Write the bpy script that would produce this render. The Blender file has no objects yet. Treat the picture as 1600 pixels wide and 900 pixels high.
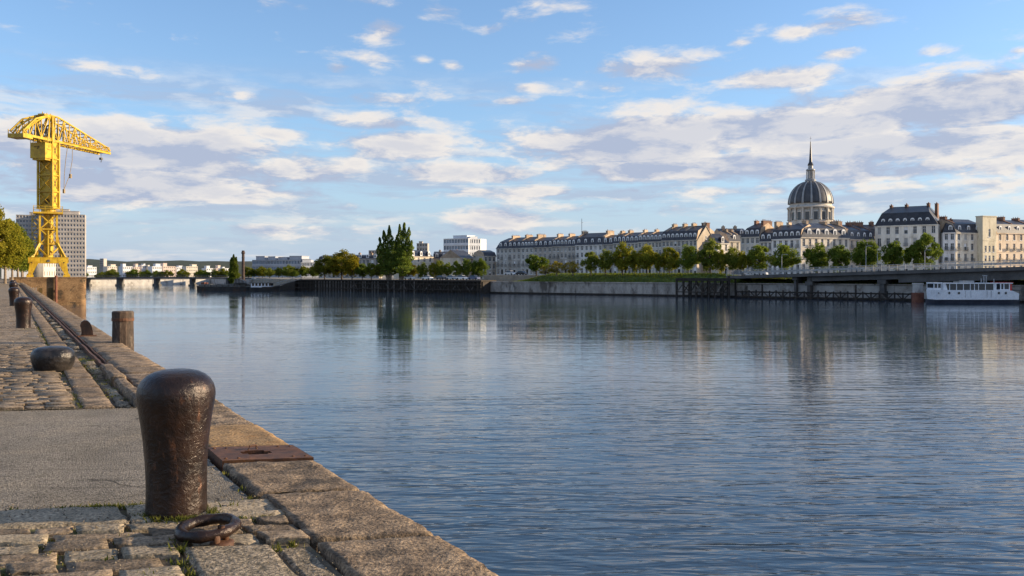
import bpy, math, random
from mathutils import Vector, Matrix, noise as mnoise
R = math.radians
rnd = random.Random(7)
scene = bpy.context.scene
COL = scene.collection

# ------------------------------------------------------------------ camera
EYE = 5.9                      # metres above the water; the quay top is at 4.3
cam_data = bpy.data.cameras.new('camera')
cam = bpy.data.objects.new('camera', cam_data)
COL.objects.link(cam)
cam.location = (0, 0, EYE)
cam.rotation_euler = (R(90), 0, 0)
cam_data.sensor_width = 36
cam_data.lens = 30
cam_data.shift_y = -0.01375
cam_data.clip_start = 0.1
cam_data.clip_end = 12000
scene.camera = cam

# ------------------------------------------------------------------ light
SUN_AZ = 85.0                  # degrees clockwise from +Y
SUN_EL = 15.0
sun_dir = Vector((math.sin(R(SUN_AZ)) * math.cos(R(SUN_EL)), math.cos(R(SUN_AZ)) * math.cos(R(SUN_EL)), math.sin(R(SUN_EL))))
sl = bpy.data.lights.new('sun', 'SUN')
sl.energy = 4.8
sl.angle = R(0.5)
sl.color = (1.0, 0.78, 0.51)
sun = bpy.data.objects.new('sun', sl)
COL.objects.link(sun)
sun.rotation_euler = sun_dir.to_track_quat('Z', 'Y').to_euler()

scene.view_settings.view_transform = 'Standard'
scene.view_settings.look = 'None'
scene.view_settings.exposure = 0.9
scene.view_settings.gamma = 1.0
scene.view_settings.use_curve_mapping = False
scene.cycles.max_bounces = 6
scene.cycles.diffuse_bounces = 3
scene.cycles.glossy_bounces = 3
scene.cycles.transmission_bounces = 3
scene.cycles.use_denoising = True


class NG:
    """small helper round a node tree"""
    def __init__(s, nt):
        s.nt = nt
        nt.nodes.clear()

    def n(s, typ, **kw):
        nd = s.nt.nodes.new(typ)
        for k, v in kw.items():
            setattr(nd, k, v)
        return nd

    def link(s, a, b):
        s.nt.links.new(a, b)

    def put(s, sock, v):
        if isinstance(v, bpy.types.NodeSocket):
            s.nt.links.new(v, sock)
        else:
            sock.default_value = v

    def math(s, op, a, b=0.0, c=None, clamp=False):
        nd = s.n('ShaderNodeMath', operation=op, use_clamp=clamp)
        s.put(nd.inputs[0], a)
        s.put(nd.inputs[1], b)
        if c is not None:
            s.put(nd.inputs[2], c)
        return nd.outputs[0]

    def mix(s, fac, a, b, blend='MIX'):
        nd = s.n('ShaderNodeMix', data_type='RGBA', blend_type=blend)
        s.put(nd.inputs[0], fac)
        s.put(nd.inputs[6], a)
        s.put(nd.inputs[7], b)
        return nd.outputs[2]

    def ramp(s, fac, lo, hi, a=0.0, b=1.0):
        nd = s.n('ShaderNodeMapRange', interpolation_type='SMOOTHSTEP')
        s.put(nd.inputs[0], fac)
        s.put(nd.inputs[1], lo)
        s.put(nd.inputs[2], hi)
        s.put(nd.inputs[3], a)
        s.put(nd.inputs[4], b)
        return nd.outputs[0]

    def noise(s, vec, scale, detail=4.0, rough=0.55, dist=0.0):
        nd = s.n('ShaderNodeTexNoise')
        if vec is not None:
            s.put(nd.inputs['Vector'], vec)
        nd.inputs['Scale'].default_value = scale
        nd.inputs['Detail'].default_value = detail
        nd.inputs['Roughness'].default_value = rough
        nd.inputs['Distortion'].default_value = dist
        return nd.outputs['Fac']

    def mapping(s, vec, scale=(1, 1, 1), loc=(0, 0, 0), rot=(0, 0, 0)):
        nd = s.n('ShaderNodeMapping')
        s.put(nd.inputs['Vector'], vec)
        nd.inputs['Scale'].default_value = scale
        nd.inputs['Location'].default_value = loc
        nd.inputs['Rotation'].default_value = rot
        return nd.outputs[0]


def c4(c):
    return (c[0], c[1], c[2], 1.0)


# ------------------------------------------------------------------ sky
world = bpy.data.worlds.new('World')
scene.world = world
world.use_nodes = True
g = NG(world.node_tree)
out = g.n('ShaderNodeOutputWorld')
bg = g.n('ShaderNodeBackground')
bg.inputs[1].default_value = 0.13
g.link(bg.outputs[0], out.inputs[0])
sky = g.n('ShaderNodeTexSky', sky_type='NISHITA')
sky.sun_disc = False
sky.sun_elevation = R(SUN_EL)
sky.sun_rotation = R(SUN_AZ)
sky.air_density = 1.0
sky.dust_density = 0.6
sky.ozone_density = 4.0
tc = g.n('ShaderNodeTexCoord')
sep = g.n('ShaderNodeSeparateXYZ')
g.link(tc.outputs['Generated'], sep.inputs[0])
dx, dy, dz = sep.outputs
hyp = g.math('SQRT', g.math('ADD', g.math('MULTIPLY', dx, dx), g.math('MULTIPLY', dy, dy)))
hyp = g.math('MAXIMUM', hyp, 0.02)
az = g.math('ARCTAN2', dx, dy)
el = g.math('MAXIMUM', g.math('DIVIDE', dz, hyp), 0.0)        # tangent of the elevation
comb = g.n('ShaderNodeCombineXYZ')
g.put(comb.inputs[0], g.math('DIVIDE', dx, hyp))
g.put(comb.inputs[1], g.math('DIVIDE', dy, hyp))
elw = g.math('POWER', g.math('ADD', el, 0.02), 0.75)            # clouds lie closer together towards the horizon
g.put(comb.inputs[2], g.math('MULTIPLY', elw, 2.15))
cv = comb.outputs[0]
wob = g.n('ShaderNodeTexNoise')
wob.inputs['Scale'].default_value = 9.0
wob.inputs['Detail'].default_value = 3.0
g.link(cv, wob.inputs['Vector'])
wv = g.n('ShaderNodeVectorMath', operation='MULTIPLY_ADD')
g.link(wob.outputs['Color'], wv.inputs[0])
wv.inputs[1].default_value = (0.045, 0.045, 0.045)
g.link(cv, wv.inputs[2])
cvw = wv.outputs[0]


def offs(v, o):
    nd = g.n('ShaderNodeVectorMath', operation='ADD')
    g.link(v, nd.inputs[0])
    nd.inputs[1].default_value = o
    return nd.outputs[0]


def cloudnoise(v):
    big = g.noise(g.mapping(v, (1, 1, 1.25)), 6.2, 8.0, 0.58)
    small = g.noise(g.mapping(v, (1, 1, 1.35)), 14.0, 8.0, 0.62)
    return g.math('ADD', g.math('MULTIPLY', g.math('SUBTRACT', big, 0.5), 1.05), g.math('ADD', g.math('MULTIPLY', g.math('SUBTRACT', small, 0.5), 0.80), 0.5))


n0 = cloudnoise(cvw)
n1 = cloudnoise(offs(cvw, (0.022, 0.0, 0.040)))
n2 = cloudnoise(offs(cvw, (0.05, 0.0, 0.11)))
# where the cloud banks of the afternoon stand: (azimuth and elevation as seen down the river, half width, half height, weight)
BANKS = [(105, 108, 130, 24, .20), (600, 46, 42, 24, .30), (690, 18, 48, 20, .22), (455, 5, 70, 14, .16), (765, 44, 26, 13, .15), (580, 4, 70, 12, .14),
         (390, 151, 120, 11, .22), (530, 106, 26, 11, .22), (582, 94, 38, 13, .16), (590, 153, 75, 10, .22), (706, 102, 20, 10, .22), (662, 93, 16, 9, .18), (645, 130, 26, 9, .15),
         (840, 101, 44, 14, .26), (1010, 105, 125, 24, .27), (1210, 122, 105, 22, .27), (950, 136, 26, 9, .2), (820, 137, 34, 9, .2), (795, 158, 46, 9, .2), (1120, 98, 90, 14, .14),
         (1240, 52, 34, 12, .2), (1325, 34, 64, 20, .24), (1310, 82, 40, 12, .22), (1455, 81, 46, 10, .2), (1160, 65, 28, 8, .18), (1590, 78, 20, 8, .16),
         (1500, 162, 330, 52, .46), (1240, 198, 300, 38, .42), (1000, 222, 250, 40, .38), (1450, 225, 360, 38, .40), (1180, 258, 360, 30, .34), (1400, 262, 330, 28, .32),
         (230, 235, 260, 46, .42), (60, 218, 180, 40, .36), (240, 288, 340, 36, .36), (380, 266, 200, 34, .34), (432, 210, 66, 18, .24), (620, 226, 110, 24, .27), (590, 192, 120, 14, .2), (752, 229, 24, 10, .2),
         (740, 270, 130, 18, .28), (880, 300, 330, 12, .23), (1150, 300, 240, 16, .2), (1430, 290, 260, 20, .22), (520, 322, 64, 18, .28), (440, 360, 150, 17, .28), (790, 342, 80, 24, .25), (1010, 325, 200, 16, .2)]
acc = None
rel = None
for (px, py, wx, wy, amp) in BANKS:
    a0 = math.atan2(px - 800, 1333.3)
    e0 = (428 - py) / 1333.3 * math.cos(a0)
    wa = wx / 1333.3 * math.cos(a0) ** 2
    we = wy / 1333.3 * math.cos(a0)
    ta = g.math('MULTIPLY', g.math('SUBTRACT', az, a0), 1 / wa)
    te = g.math('MULTIPLY', g.math('SUBTRACT', el, e0), 1 / we)
    r2 = g.math('ADD', g.math('MULTIPLY', ta, ta), g.math('MULTIPLY', te, te))
    b = g.math('MULTIPLY', g.math('EXPONENT', g.math('MULTIPLY', r2, -0.9)), amp)
    if acc is None:
        acc, rel = b, te
    else:
        win = g.math('GREATER_THAN', b, acc)
        rel = g.math('ADD', g.math('MULTIPLY', win, te), g.math('MULTIPLY', g.math('SUBTRACT', 1.0, win), rel))
        acc = g.math('MAXIMUM', acc, b)
# out of that quarter the same broken cloud goes on at random
ahead = g.ramp(g.math('ABSOLUTE', az), 0.62, 0.9)
wide = g.ramp(g.noise(cv, 1.6, 2.0), 0.42, 0.62, 0.0, 0.24)
high = g.ramp(el, 0.36, 0.55)
acc = g.math('MAXIMUM', acc, g.math('MULTIPLY', wide, g.math('MAXIMUM', ahead, high)))
dens = g.math('ADD', n0, g.math('MULTIPLY', acc, 1.4))
cover = g.ramp(dens, 0.59, 0.88)
wispn = g.noise(g.mapping(cvw, (1, 1, 3.0)), 7.0, 7.0, 0.6)
lowveil = g.math('ADD', g.math('MULTIPLY', g.ramp(el, 0.16, 0.0), 0.62), g.math('MULTIPLY', g.ramp(el, 0.6, 0.0), 0.26))
wisp = g.math('MULTIPLY', g.ramp(wispn, 0.50, 0.70), g.math('MULTIPLY', g.ramp(el, 0.24, 0.08), 0.55))
strat = g.noise(g.mapping(cvw, (1, 1, 3.4), loc=(3.1, 1.7, 0.4)), 4.2, 7.0, 0.58)
band = g.math('MULTIPLY', g.ramp(el, 0.25, 0.17), g.ramp(el, 0.015, 0.06))
cover = g.math('MAXIMUM', cover, wisp)
cover = g.math('MAXIMUM', cover, g.math('MULTIPLY', g.ramp(strat, 0.44, 0.62), g.math('MULTIPLY', band, 0.72)))
lit = g.math('ADD', g.math('MULTIPLY', g.math('SUBTRACT', n0, n1), 3.6), g.math('MULTIPLY', g.math('SUBTRACT', n0, n2), 2.6))
rel = g.math('MULTIPLY', g.math('MINIMUM', g.math('MAXIMUM', rel, -1.0), 1.2), g.ramp(acc, 0.03, 0.12))
lit = g.math('ADD', lit, g.math('MULTIPLY', rel, 0.30))
lit = g.math('ADD', lit, 0.42, clamp=True)
thick = g.ramp(dens, 0.84, 1.1)
lit = g.math('MULTIPLY', lit, g.math('SUBTRACT', 1.0, g.math('MULTIPLY', thick, 0.45)))
ccol = g.mix(lit, c4((1.85, 2.08, 2.70)), c4((3.75, 3.50, 3.28)))
base = g.mix(lowveil, sky.outputs[0], c4((1.95, 2.42, 3.15)))
final = g.mix(g.math('MULTIPLY', cover, 0.93), base, ccol)
g.link(final, bg.inputs[0])

# ------------------------------------------------------------------ materials
MATS = {}


def base_mat(name, rough=0.8, metallic=0.0, spec=0.4):
    m = bpy.data.materials.new(name)
    m.use_nodes = True
    g = NG(m.node_tree)
    o = g.n('ShaderNodeOutputMaterial')
    p = g.n('ShaderNodeBsdfPrincipled')
    g.link(p.outputs[0], o.inputs[0])
    p.inputs['Roughness'].default_value = rough
    p.inputs['Metallic'].default_value = metallic
    p.inputs['Specular IOR Level'].default_value = spec
    MATS[name] = m
    return m, g, p


def add_bump(g, p, h, strength=0.4, dist=0.02):
    b = g.n('ShaderNodeBump')
    b.inputs['Strength'].default_value = strength
    b.inputs['Distance'].default_value = dist
    g.put(b.inputs['Height'], h)
    g.link(b.outputs[0], p.inputs['Normal'])
    return b


def mottled(name, ca, cb, scale=3.0, rough=0.85, metallic=0.0, bump=0.3, bdist=0.01, vary=0.0, cc=None, cscale=0.7, fine=40.0, tint=False, world=False, spec=0.4, grain=0.10, stretch=1.0):
    """two-tone mottled surface with fine grain; vary = brightness spread between objects; tint = multiply by the object's own colour"""
    m, g, p = base_mat(name, rough, metallic, spec)
    tc = g.n('ShaderNodeTexCoord')
    if world:
        geo = g.n('ShaderNodeNewGeometry')
        v = geo.outputs['Position']
    else:
        v = tc.outputs['Object']
    oi = g.n('ShaderNodeObjectInfo')
    vo = g.n('ShaderNodeVectorMath', operation='ADD')
    g.put(vo.inputs[0], v)
    if not world:
        mu = g.math('MULTIPLY', oi.outputs['Random'], 37.0)
        cx = g.n('ShaderNodeCombineXYZ')
        g.put(cx.inputs[0], mu)
        g.put(cx.inputs[1], mu)
        g.link(cx.outputs[0], vo.inputs[1])
    v = vo.outputs[0]
    if stretch != 1.0:
        v = g.mapping(v, (1, 1, stretch))
    a = g.noise(v, scale, 6.0, 0.62)
    f = g.noise(v, fine, 4.0, 0.6)
    col = g.mix(g.ramp(a, 0.32, 0.68), c4(ca), c4(cb))
    if cc is not None:
        c = g.noise(v, cscale, 5.0, 0.65)
        col = g.mix(g.ramp(c, 0.52, 0.66), col, c4(cc))
    k = g.math('ADD', g.math('MULTIPLY', g.math('SUBTRACT', f, .5), grain * 7.0), 1.0)
    k = g.math('MAXIMUM', k, .25)
    if vary:
        k = g.math('MULTIPLY', k, g.math('ADD', g.math('MULTIPLY', oi.outputs['Random'], 2 * vary), 1.0 - vary))
    kk = g.n('ShaderNodeCombineColor')
    for i in range(3):
        g.put(kk.inputs[i], k)
    col = g.mix(1.0, col, kk.outputs[0], 'MULTIPLY')
    if tint:
        col = g.mix(1.0, col, oi.outputs['Color'], 'MULTIPLY')
    g.link(col, p.inputs['Base Color'])
    if bump:
        h = g.math('ADD', g.math('MULTIPLY', a, 0.6), g.math('MULTIPLY', f, 0.4))
        add_bump(g, p, h, bump, bdist)
    return m


mottled('coping_stone', (.10, .070, .045), (.285, .205, .13), 5.0, .9, bump=1.0, bdist=.04, vary=.16, cc=(.075, .056, .038), cscale=2.6, fine=44, grain=.6)
mottled('rust_stained_stone', (.20, .12, .05), (.32, .20, .09), 3.5, .88, bump=.9, bdist=.02, cc=(.38, .17, .035), cscale=1.2, fine=48, grain=.5)
mottled('granite_sett', (.105, .076, .048), (.26, .195, .13), 7.0, .85, bump=1.0, bdist=.022, vary=.3, fine=48, grain=.5)
mottled('pale_kerb', (.19, .155, .105), (.31, .25, .175), 5.0, .85, bump=1.0, bdist=.02, vary=.15, fine=45, grain=.5)
mottled('rough_slab', (.115, .095, .065), (.26, .21, .15), 11.0, .9, bump=1.0, bdist=.03, vary=.12, fine=44, grain=.6)
mottled('mortar', (.07, .055, .038), (.13, .105, .07), 9.0, .95, bump=.8, bdist=.02, cc=(.09, .10, .03), cscale=2.0, fine=50, world=True)
mottled('rusty_iron', (.055, .024, .013), (.12, .05, .022), 9.0, .7, bump=.6, bdist=.006, cc=(.16, .065, .02), cscale=4.0, fine=80)
mottled('dark_timber', (.018, .015, .012), (.050, .040, .032), 2.0, .85, bump=.4, bdist=.02, vary=.3, fine=14)
mottled('pale_timber', (.085, .075, .065), (.18, .16, .14), 2.0, .85, bump=.4, bdist=.02, vary=.3, fine=14)
mottled('weathered_pile', (.030, .021, .016), (.075, .048, .032), 5.0, .8, bump=.9, bdist=.03, cc=(.20, .165, .13), cscale=2.2, fine=24, grain=.3, stretch=.4)
mottled('block_masonry', (.12, .068, .032), (.25, .155, .078), .8, .9, bump=.8, bdist=.08, cc=(.05, .036, .022), cscale=.6, fine=5, grain=.25)
mottled('bank_concrete', (.26, .235, .21), (.44, .40, .36), .5, .9, bump=.4, bdist=.05, cc=(.12, .105, .09), cscale=.45, fine=5, grain=.14, world=True, stretch=.4)
mottled('pale_concrete', (.36, .34, .32), (.48, .46, .43), .5, .85, bump=.3, bdist=.03, cc=(.22, .2, .18), cscale=.35, fine=6)
mottled('bridge_concrete', (.075, .072, .07), (.125, .12, .115), .3, .85, bump=.2, bdist=.02, fine=4)
mottled('facade_stone', (.68, .66, .62), (.92, .90, .86), .35, .85, bump=.12, bdist=.03, tint=True, fine=2.0, grain=.05, stretch=.35, cc=(.52, .49, .44), cscale=.3)
mottled('slate', (.020, .022, .030), (.045, .047, .058), .8, .45, bump=.5, bdist=.04, tint=False, fine=4.0, vary=.2, grain=.14)
mottled('dome_slate', (.040, .042, .048), (.075, .078, .086), .8, .5, bump=.5, bdist=.04, fine=4.0, grain=.14, stretch=.4)
mottled('zinc', (.25, .25, .25), (.34, .34, .335), .5, .5, bump=.2, bdist=.03, fine=5)
mottled('chimney_stone', (.34, .25, .17), (.47, .36, .26), .8, .9, bump=.3, bdist=.04, vary=.22, fine=4)
mottled('brick_red', (.15, .08, .055), (.24, .135, .095), 1.4, .9, bump=.3, bdist=.03, vary=.2, fine=6)
mottled('terracotta', (.24, .12, .075), (.32, .17, .11), 2, .9, bump=0)
mottled('bark', (.035, .026, .018), (.085, .066, .046), 3.0, .9, bump=.6, bdist=.03, fine=12)
mottled('pale_bark', (.16, .12, .085), (.27, .21, .15), 2.0, .9, bump=.5, bdist=.03, fine=10)
mottled('white_paint', (.70, .72, .76), (.80, .81, .84), .8, .4, bump=0, fine=3, grain=.08)
mottled('window_frame', (.66, .66, .66), (.78, .78, .78), 2, .5, bump=0)
mottled('shutter', (.36, .35, .33), (.46, .45, .42), 2, .6, bump=0)
mottled('dark_hull', (.018, .018, .020), (.045, .040, .036), .6, .6, bump=.2, bdist=.03, cc=(.07, .035, .02), cscale=.4, fine=5)
mottled('navy_hull', (.032, .036, .052), (.05, .055, .075), .8, .4, bump=0)
mottled('dull_metal', (.09, .09, .09), (.16, .16, .155), 2, .5, .4, bump=.1)
mottled('pale_metal', (.26, .265, .27), (.36, .365, .37), 2, .45, .2, bump=0)
mottled('red_paint', (.45, .035, .03), (.55, .06, .05), 2, .45, bump=0)
mottled('red_rust', (.13, .045, .03), (.21, .085, .05), 1.5, .8, bump=.3, bdist=.03)
mottled('dirt', (.06, .05, .035), (.12, .10, .07), .3, .95, bump=.3, bdist=.05, fine=4, world=True)
mottled('paving', (.22, .19, .15), (.32, .28, .22), .5, .9, bump=.2, bdist=.03, fine=6, world=True)
mottled('tower_concrete', (.33, .30, .275), (.43, .395, .365), .25, .85, bump=.1, bdist=.03, fine=3)
mottled('modern_white', (.55, .57, .60), (.66, .67, .69), .3, .6, bump=0)
mottled('modern_grey', (.30, .325, .37), (.38, .405, .45), .3, .6, bump=0)
mottled('dark_brick', (.045, .032, .028), (.10, .065, .05), 1.4, .9, bump=.3, bdist=.03, fine=6)
mottled('cream_render', (.52, .47, .40), (.62, .57, .49), .3, .7, bump=0)
mottled('pink_render', (.52, .42, .37), (.60, .50, .44), .3, .7, bump=0)
mottled('car_paint', (.85, .85, .85), (.95, .95, .95), 1, .25, bump=0, tint=True, grain=.04)
mottled('tyre', (.015, .015, .015), (.03, .03, .03), 3, .8, bump=0)
mottled('rope', (.20, .15, .09), (.32, .25, .16), 4, .9, bump=0)
mottled('print_and_hole_shade', (.07, .045, .012), (.10, .06, .015), 2, .7, bump=0)  # cab lettering; also the painted shade of holes and recesses
mottled('bank_grass', (.045, .07, .014), (.12, .15, .03), .8, .95, bump=.8, bdist=.15, fine=5, world=True, grain=.4)
mottled('hill_green', (.016, .024, .014), (.035, .046, .022), .03, .95, bump=.5, bdist=2, fine=.2, world=True, grain=.4)
mottled('dry_blossom', (.2, .16, .07), (.3, .24, .12), 2, .9, bump=0)


def crane_yellow():
    m, g, p = base_mat('crane_yellow', .42, 0, .4)
    tc = g.n('ShaderNodeTexCoord')
    a = g.noise(tc.outputs['Object'], 0.9, 5, .6)
    s = g.noise(g.mapping(tc.outputs['Object'], (3, 3, .4)), 1.2, 6, .65)
    r2 = g.noise(tc.outputs['Object'], 2.6, 6, .7)
    col = g.mix(g.ramp(a, .3, .7), c4((.40, .245, .012)), c4((.63, .415, .03)))
    col = g.mix(g.math('MULTIPLY', g.ramp(s, .52, .70), .75), col, c4((.30, .13, .03)))
    col = g.mix(g.math('MULTIPLY', g.ramp(r2, .60, .68), .7), col, c4((.16, .06, .022)))
    g.link(col, p.inputs['Base Color'])


crane_yellow()


def glass(name, col, rough=.12):
    m, g, p = base_mat(name, rough, 0, .6)
    oi = g.n('ShaderNodeObjectInfo')
    g.link(g.mix(oi.outputs['Random'], c4(col), c4([x * 2.2 + .006 for x in col])), p.inputs['Base Color'])


glass('window_glass', (.014, .017, .022))
glass('blue_glass', (.05, .075, .11), .08)


def asphalt():
    m, g, p = base_mat('asphalt', .92, 0, .3)
    tc = g.n('ShaderNodeNewGeometry')
    v = tc.outputs['Position']
    a = g.noise(v, 1.2, 6, .6)
    st = g.noise(g.mapping(v, (.5, 5, 1), rot=(0, 0, -R(9))), 1.3, 4, .6)
    f = g.noise(v, 62, 3, .7)
    f2 = g.n('ShaderNodeTexVoronoi')
    g.put(f2.inputs['Vector'], v)
    f2.inputs['Scale'].default_value = 120
    col = g.mix(g.ramp(a, .3, .7), c4((.155, .137, .112)), c4((.225, .20, .168)))
    col = g.mix(g.math('MULTIPLY', g.ramp(st, .55, .72), .55), col, c4((.085, .074, .06)))
    wear = g.noise(v, .55, 6, .7, 1.2)
    col = g.mix(g.math('MULTIPLY', g.ramp(wear, .50, .62), .5), col, c4((.25, .215, .165)))
    vo2 = g.n('ShaderNodeTexVoronoi', feature='DISTANCE_TO_EDGE')
    wv2 = g.n('ShaderNodeVectorMath', operation='MULTIPLY_ADD')
    nz = g.n('ShaderNodeTexNoise')
    nz.inputs['Scale'].default_value = 3.0
    g.link(v, nz.inputs['Vector'])
    g.link(nz.outputs['Color'], wv2.inputs[0])
    wv2.inputs[1].default_value = (.5, .5, 0)
    g.link(v, wv2.inputs[2])
    g.link(wv2.outputs[0], vo2.inputs['Vector'])
    vo2.inputs['Scale'].default_value = .55
    crack = g.math('MULTIPLY', g.ramp(vo2.outputs['Distance'], .012, .003), g.ramp(g.noise(v, .8, 2), .45, .55))
    col = g.mix(g.math('MULTIPLY', crack, .8), col, c4((.03, .026, .02)))
    k = g.math('MAXIMUM', g.math('ADD', g.math('MULTIPLY', g.math('SUBTRACT', f, .5), 4.6), 1.0), .2)
    kc = g.n('ShaderNodeCombineColor')
    for i in range(3):
        g.put(kc.inputs[i], k)
    col = g.mix(1.0, col, kc.outputs[0], 'MULTIPLY')
    g.link(col, p.inputs['Base Color'])
    h = g.math('ADD', g.math('MULTIPLY', f2.outputs['Distance'], .5), g.math('ADD', f, g.math('MULTIPLY', a, .6)))
    add_bump(g, p, h, 1.0, .016)


asphalt()


def bollard_iron():
    m, g, p = base_mat('bollard_iron', .36, .3, .5)
    tc = g.n('ShaderNodeTexCoord')
    v = tc.outputs['Object']
    a = g.noise(v, 5, 6, .65)
    pit = g.noise(v, 26, 5, .65, 0.6)
    sc = g.noise(g.mapping(v, (1, 1, .35)), 12, 5, .7)
    col = g.mix(g.ramp(a, .35, .65), c4((.012, .007, .006)), c4((.030, .015, .010)))
    col = g.mix(g.math('MULTIPLY', g.ramp(sc, .58, .74), .7), col, c4((.17, .072, .036)))
    g.link(col, p.inputs['Base Color'])
    rg = g.math('ADD', g.math('MULTIPLY', sc, .36), .17)
    g.link(rg, p.inputs['Roughness'])
    h = g.math('ADD', g.math('MULTIPLY', pit, .8), g.math('MULTIPLY', a, .5))
    add_bump(g, p, h, .55, .018)


bollard_iron()


def black_iron():
    m, g, p = base_mat('black_iron', .34, .3, .5)
    tc = g.n('ShaderNodeTexCoord')
    v = tc.outputs['Object']
    a = g.noise(v, 5, 6, .65)
    pit = g.noise(v, 14, 5, .6)
    col = g.mix(g.ramp(a, .4, .65), c4((.010, .010, .012)), c4((.045, .038, .034)))
    g.link(col, p.inputs['Base Color'])
    add_bump(g, p, pit, .6, .03)


black_iron()


def foliage(name, ca, cb, trans=.25):
    m = bpy.data.materials.new(name)
    m.use_nodes = True
    g = NG(m.node_tree)
    o = g.n('ShaderNodeOutputMaterial')
    geo = g.n('ShaderNodeNewGeometry')
    oi = g.n('ShaderNodeObjectInfo')
    tc = g.n('ShaderNodeTexCoord')
    cl = g.noise(tc.outputs['Object'], .7, 2, .5)
    f = g.math('ADD', g.math('MULTIPLY', geo.outputs['Random Per Island'], .6), g.math('MULTIPLY', g.ramp(cl, .35, .65), .5))
    col = g.mix(f, c4(ca), c4(cb))
    col = g.mix(1.0, col, oi.outputs['Color'], 'MULTIPLY')
    d = g.n('ShaderNodeBsdfDiffuse')
    t = g.n('ShaderNodeBsdfTranslucent')
    g.link(col, d.inputs[0])
    g.link(col, t.inputs[0])
    mx = g.n('ShaderNodeMixShader')
    mx.inputs[0].default_value = trans
    g.link(d.outputs[0], mx.inputs[1])
    g.link(t.outputs[0], mx.inputs[2])
    g.link(mx.outputs[0], o.inputs[0])
    MATS[name] = m


foliage('leaf', (.075, .105, .022), (.19, .205, .044), .5)
foliage('grass_blade', (.06, .085, .018), (.22, .20, .05), .4)


def water_mat():
    m, g, p = base_mat('river_water', .04, 0, .5)
    p.inputs['IOR'].default_value = 1.333
    p.inputs['Base Color'].default_value = (.028, .052, .084, 1)
    geo = g.n('ShaderNodeNewGeometry')
    v = geo.outputs['Position']
    # calm streaks lie across the river, ruffled water between them
    calm = g.noise(g.mapping(v, (.006, .030, 1), rot=(0, 0, R(6))), 1.0, 4, .6, .6)
    calm2 = g.noise(g.mapping(v, (.02, .11, 1), rot=(0, 0, R(-4))), 1.0, 3, .5)
    sx = g.n('ShaderNodeSeparateXYZ')
    g.link(v, sx.inputs[0])
    # the breeze ruffles the reach by the near quay; farther out the river lies glassy, crossed by ruffled streaks
    reach = g.math('ADD', sx.outputs[1], g.math('ADD', g.math('MULTIPLY', g.math('SUBTRACT', calm2, .5), 60), g.math('MULTIPLY', sx.outputs[0], -.25)))
    near = g.ramp(reach, 66, -16, 0.0, 1.0)
    gust = g.ramp(g.noise(g.mapping(v, (.0045, .034, 1), rot=(0, 0, R(3)), loc=(.3, .2, 0)), 1.0, 3, .5, .5), .56, .68)
    amp = g.ramp(g.math('ADD', g.math('MULTIPLY', calm, .7), g.math('MULTIPLY', calm2, .3)), .38, .60, .06, .24)
    amp = g.math('MAXIMUM', amp, g.math('MULTIPLY', near, 1.6))
    amp = g.math('MAXIMUM', amp, g.math('MULTIPLY', gust, .5))
    w1 = g.noise(g.mapping(v, (.07, .40, 1), rot=(0, 0, R(5))), 1.0, 3, .5, .4)
    w2 = g.noise(g.mapping(v, (.42, 1.8, 1), rot=(0, 0, R(-7))), 1.0, 2, .45, .8)
    w3 = g.noise(g.mapping(v, (1.3, 4.2, 1), rot=(0, 0, R(10))), 1.0, 1.5, .45, .8)
    h = g.math('ADD', g.math('MULTIPLY', w1, .50), g.math('ADD', g.math('MULTIPLY', w2, .52), g.math('MULTIPLY', w3, .15)))
    h = g.math('MULTIPLY', h, amp)
    b = g.n('ShaderNodeBump')
    b.inputs['Strength'].default_value = 1.0
    b.inputs['Distance'].default_value = .135
    g.put(b.inputs['Height'], h)
    g.link(b.outputs[0], p.inputs['Normal'])


water_mat()


def cobble_far():
    """the cobbles too far down the quay to tell apart"""
    m, g, p = base_mat('distant_cobbles', .9, 0, .3)
    geo = g.n('ShaderNodeNewGeometry')
    v = g.mapping(geo.outputs['Position'], (1, 1, 1), rot=(0, 0, -R(9.2)))
    br = g.n('ShaderNodeTexBrick')
    g.put(br.inputs['Vector'], v)
    br.inputs['Scale'].default_value = 1.0
    br.inputs['Brick Width'].default_value = .34
    br.inputs['Row Height'].default_value = .18
    br.inputs['Mortar Size'].default_value = .016
    br.inputs['Color1'].default_value = (.17, .13, .09, 1)
    br.inputs['Color2'].default_value = (.29, .23, .165, 1)
    br.inputs['Mortar'].default_value = (.07, .055, .04, 1)
    n = g.noise(v, 1.2, 5, .6)
    col = g.mix(.4, br.outputs['Color'], g.mix(n, c4((.16, .125, .085)), c4((.30, .24, .17))))
    g.link(col, p.inputs['Base Color'])
    add_bump(g, p, g.math('ADD', g.math('MULTIPLY', br.outputs['Fac'], -1.0), n), .5, .02)


cobble_far()


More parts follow.
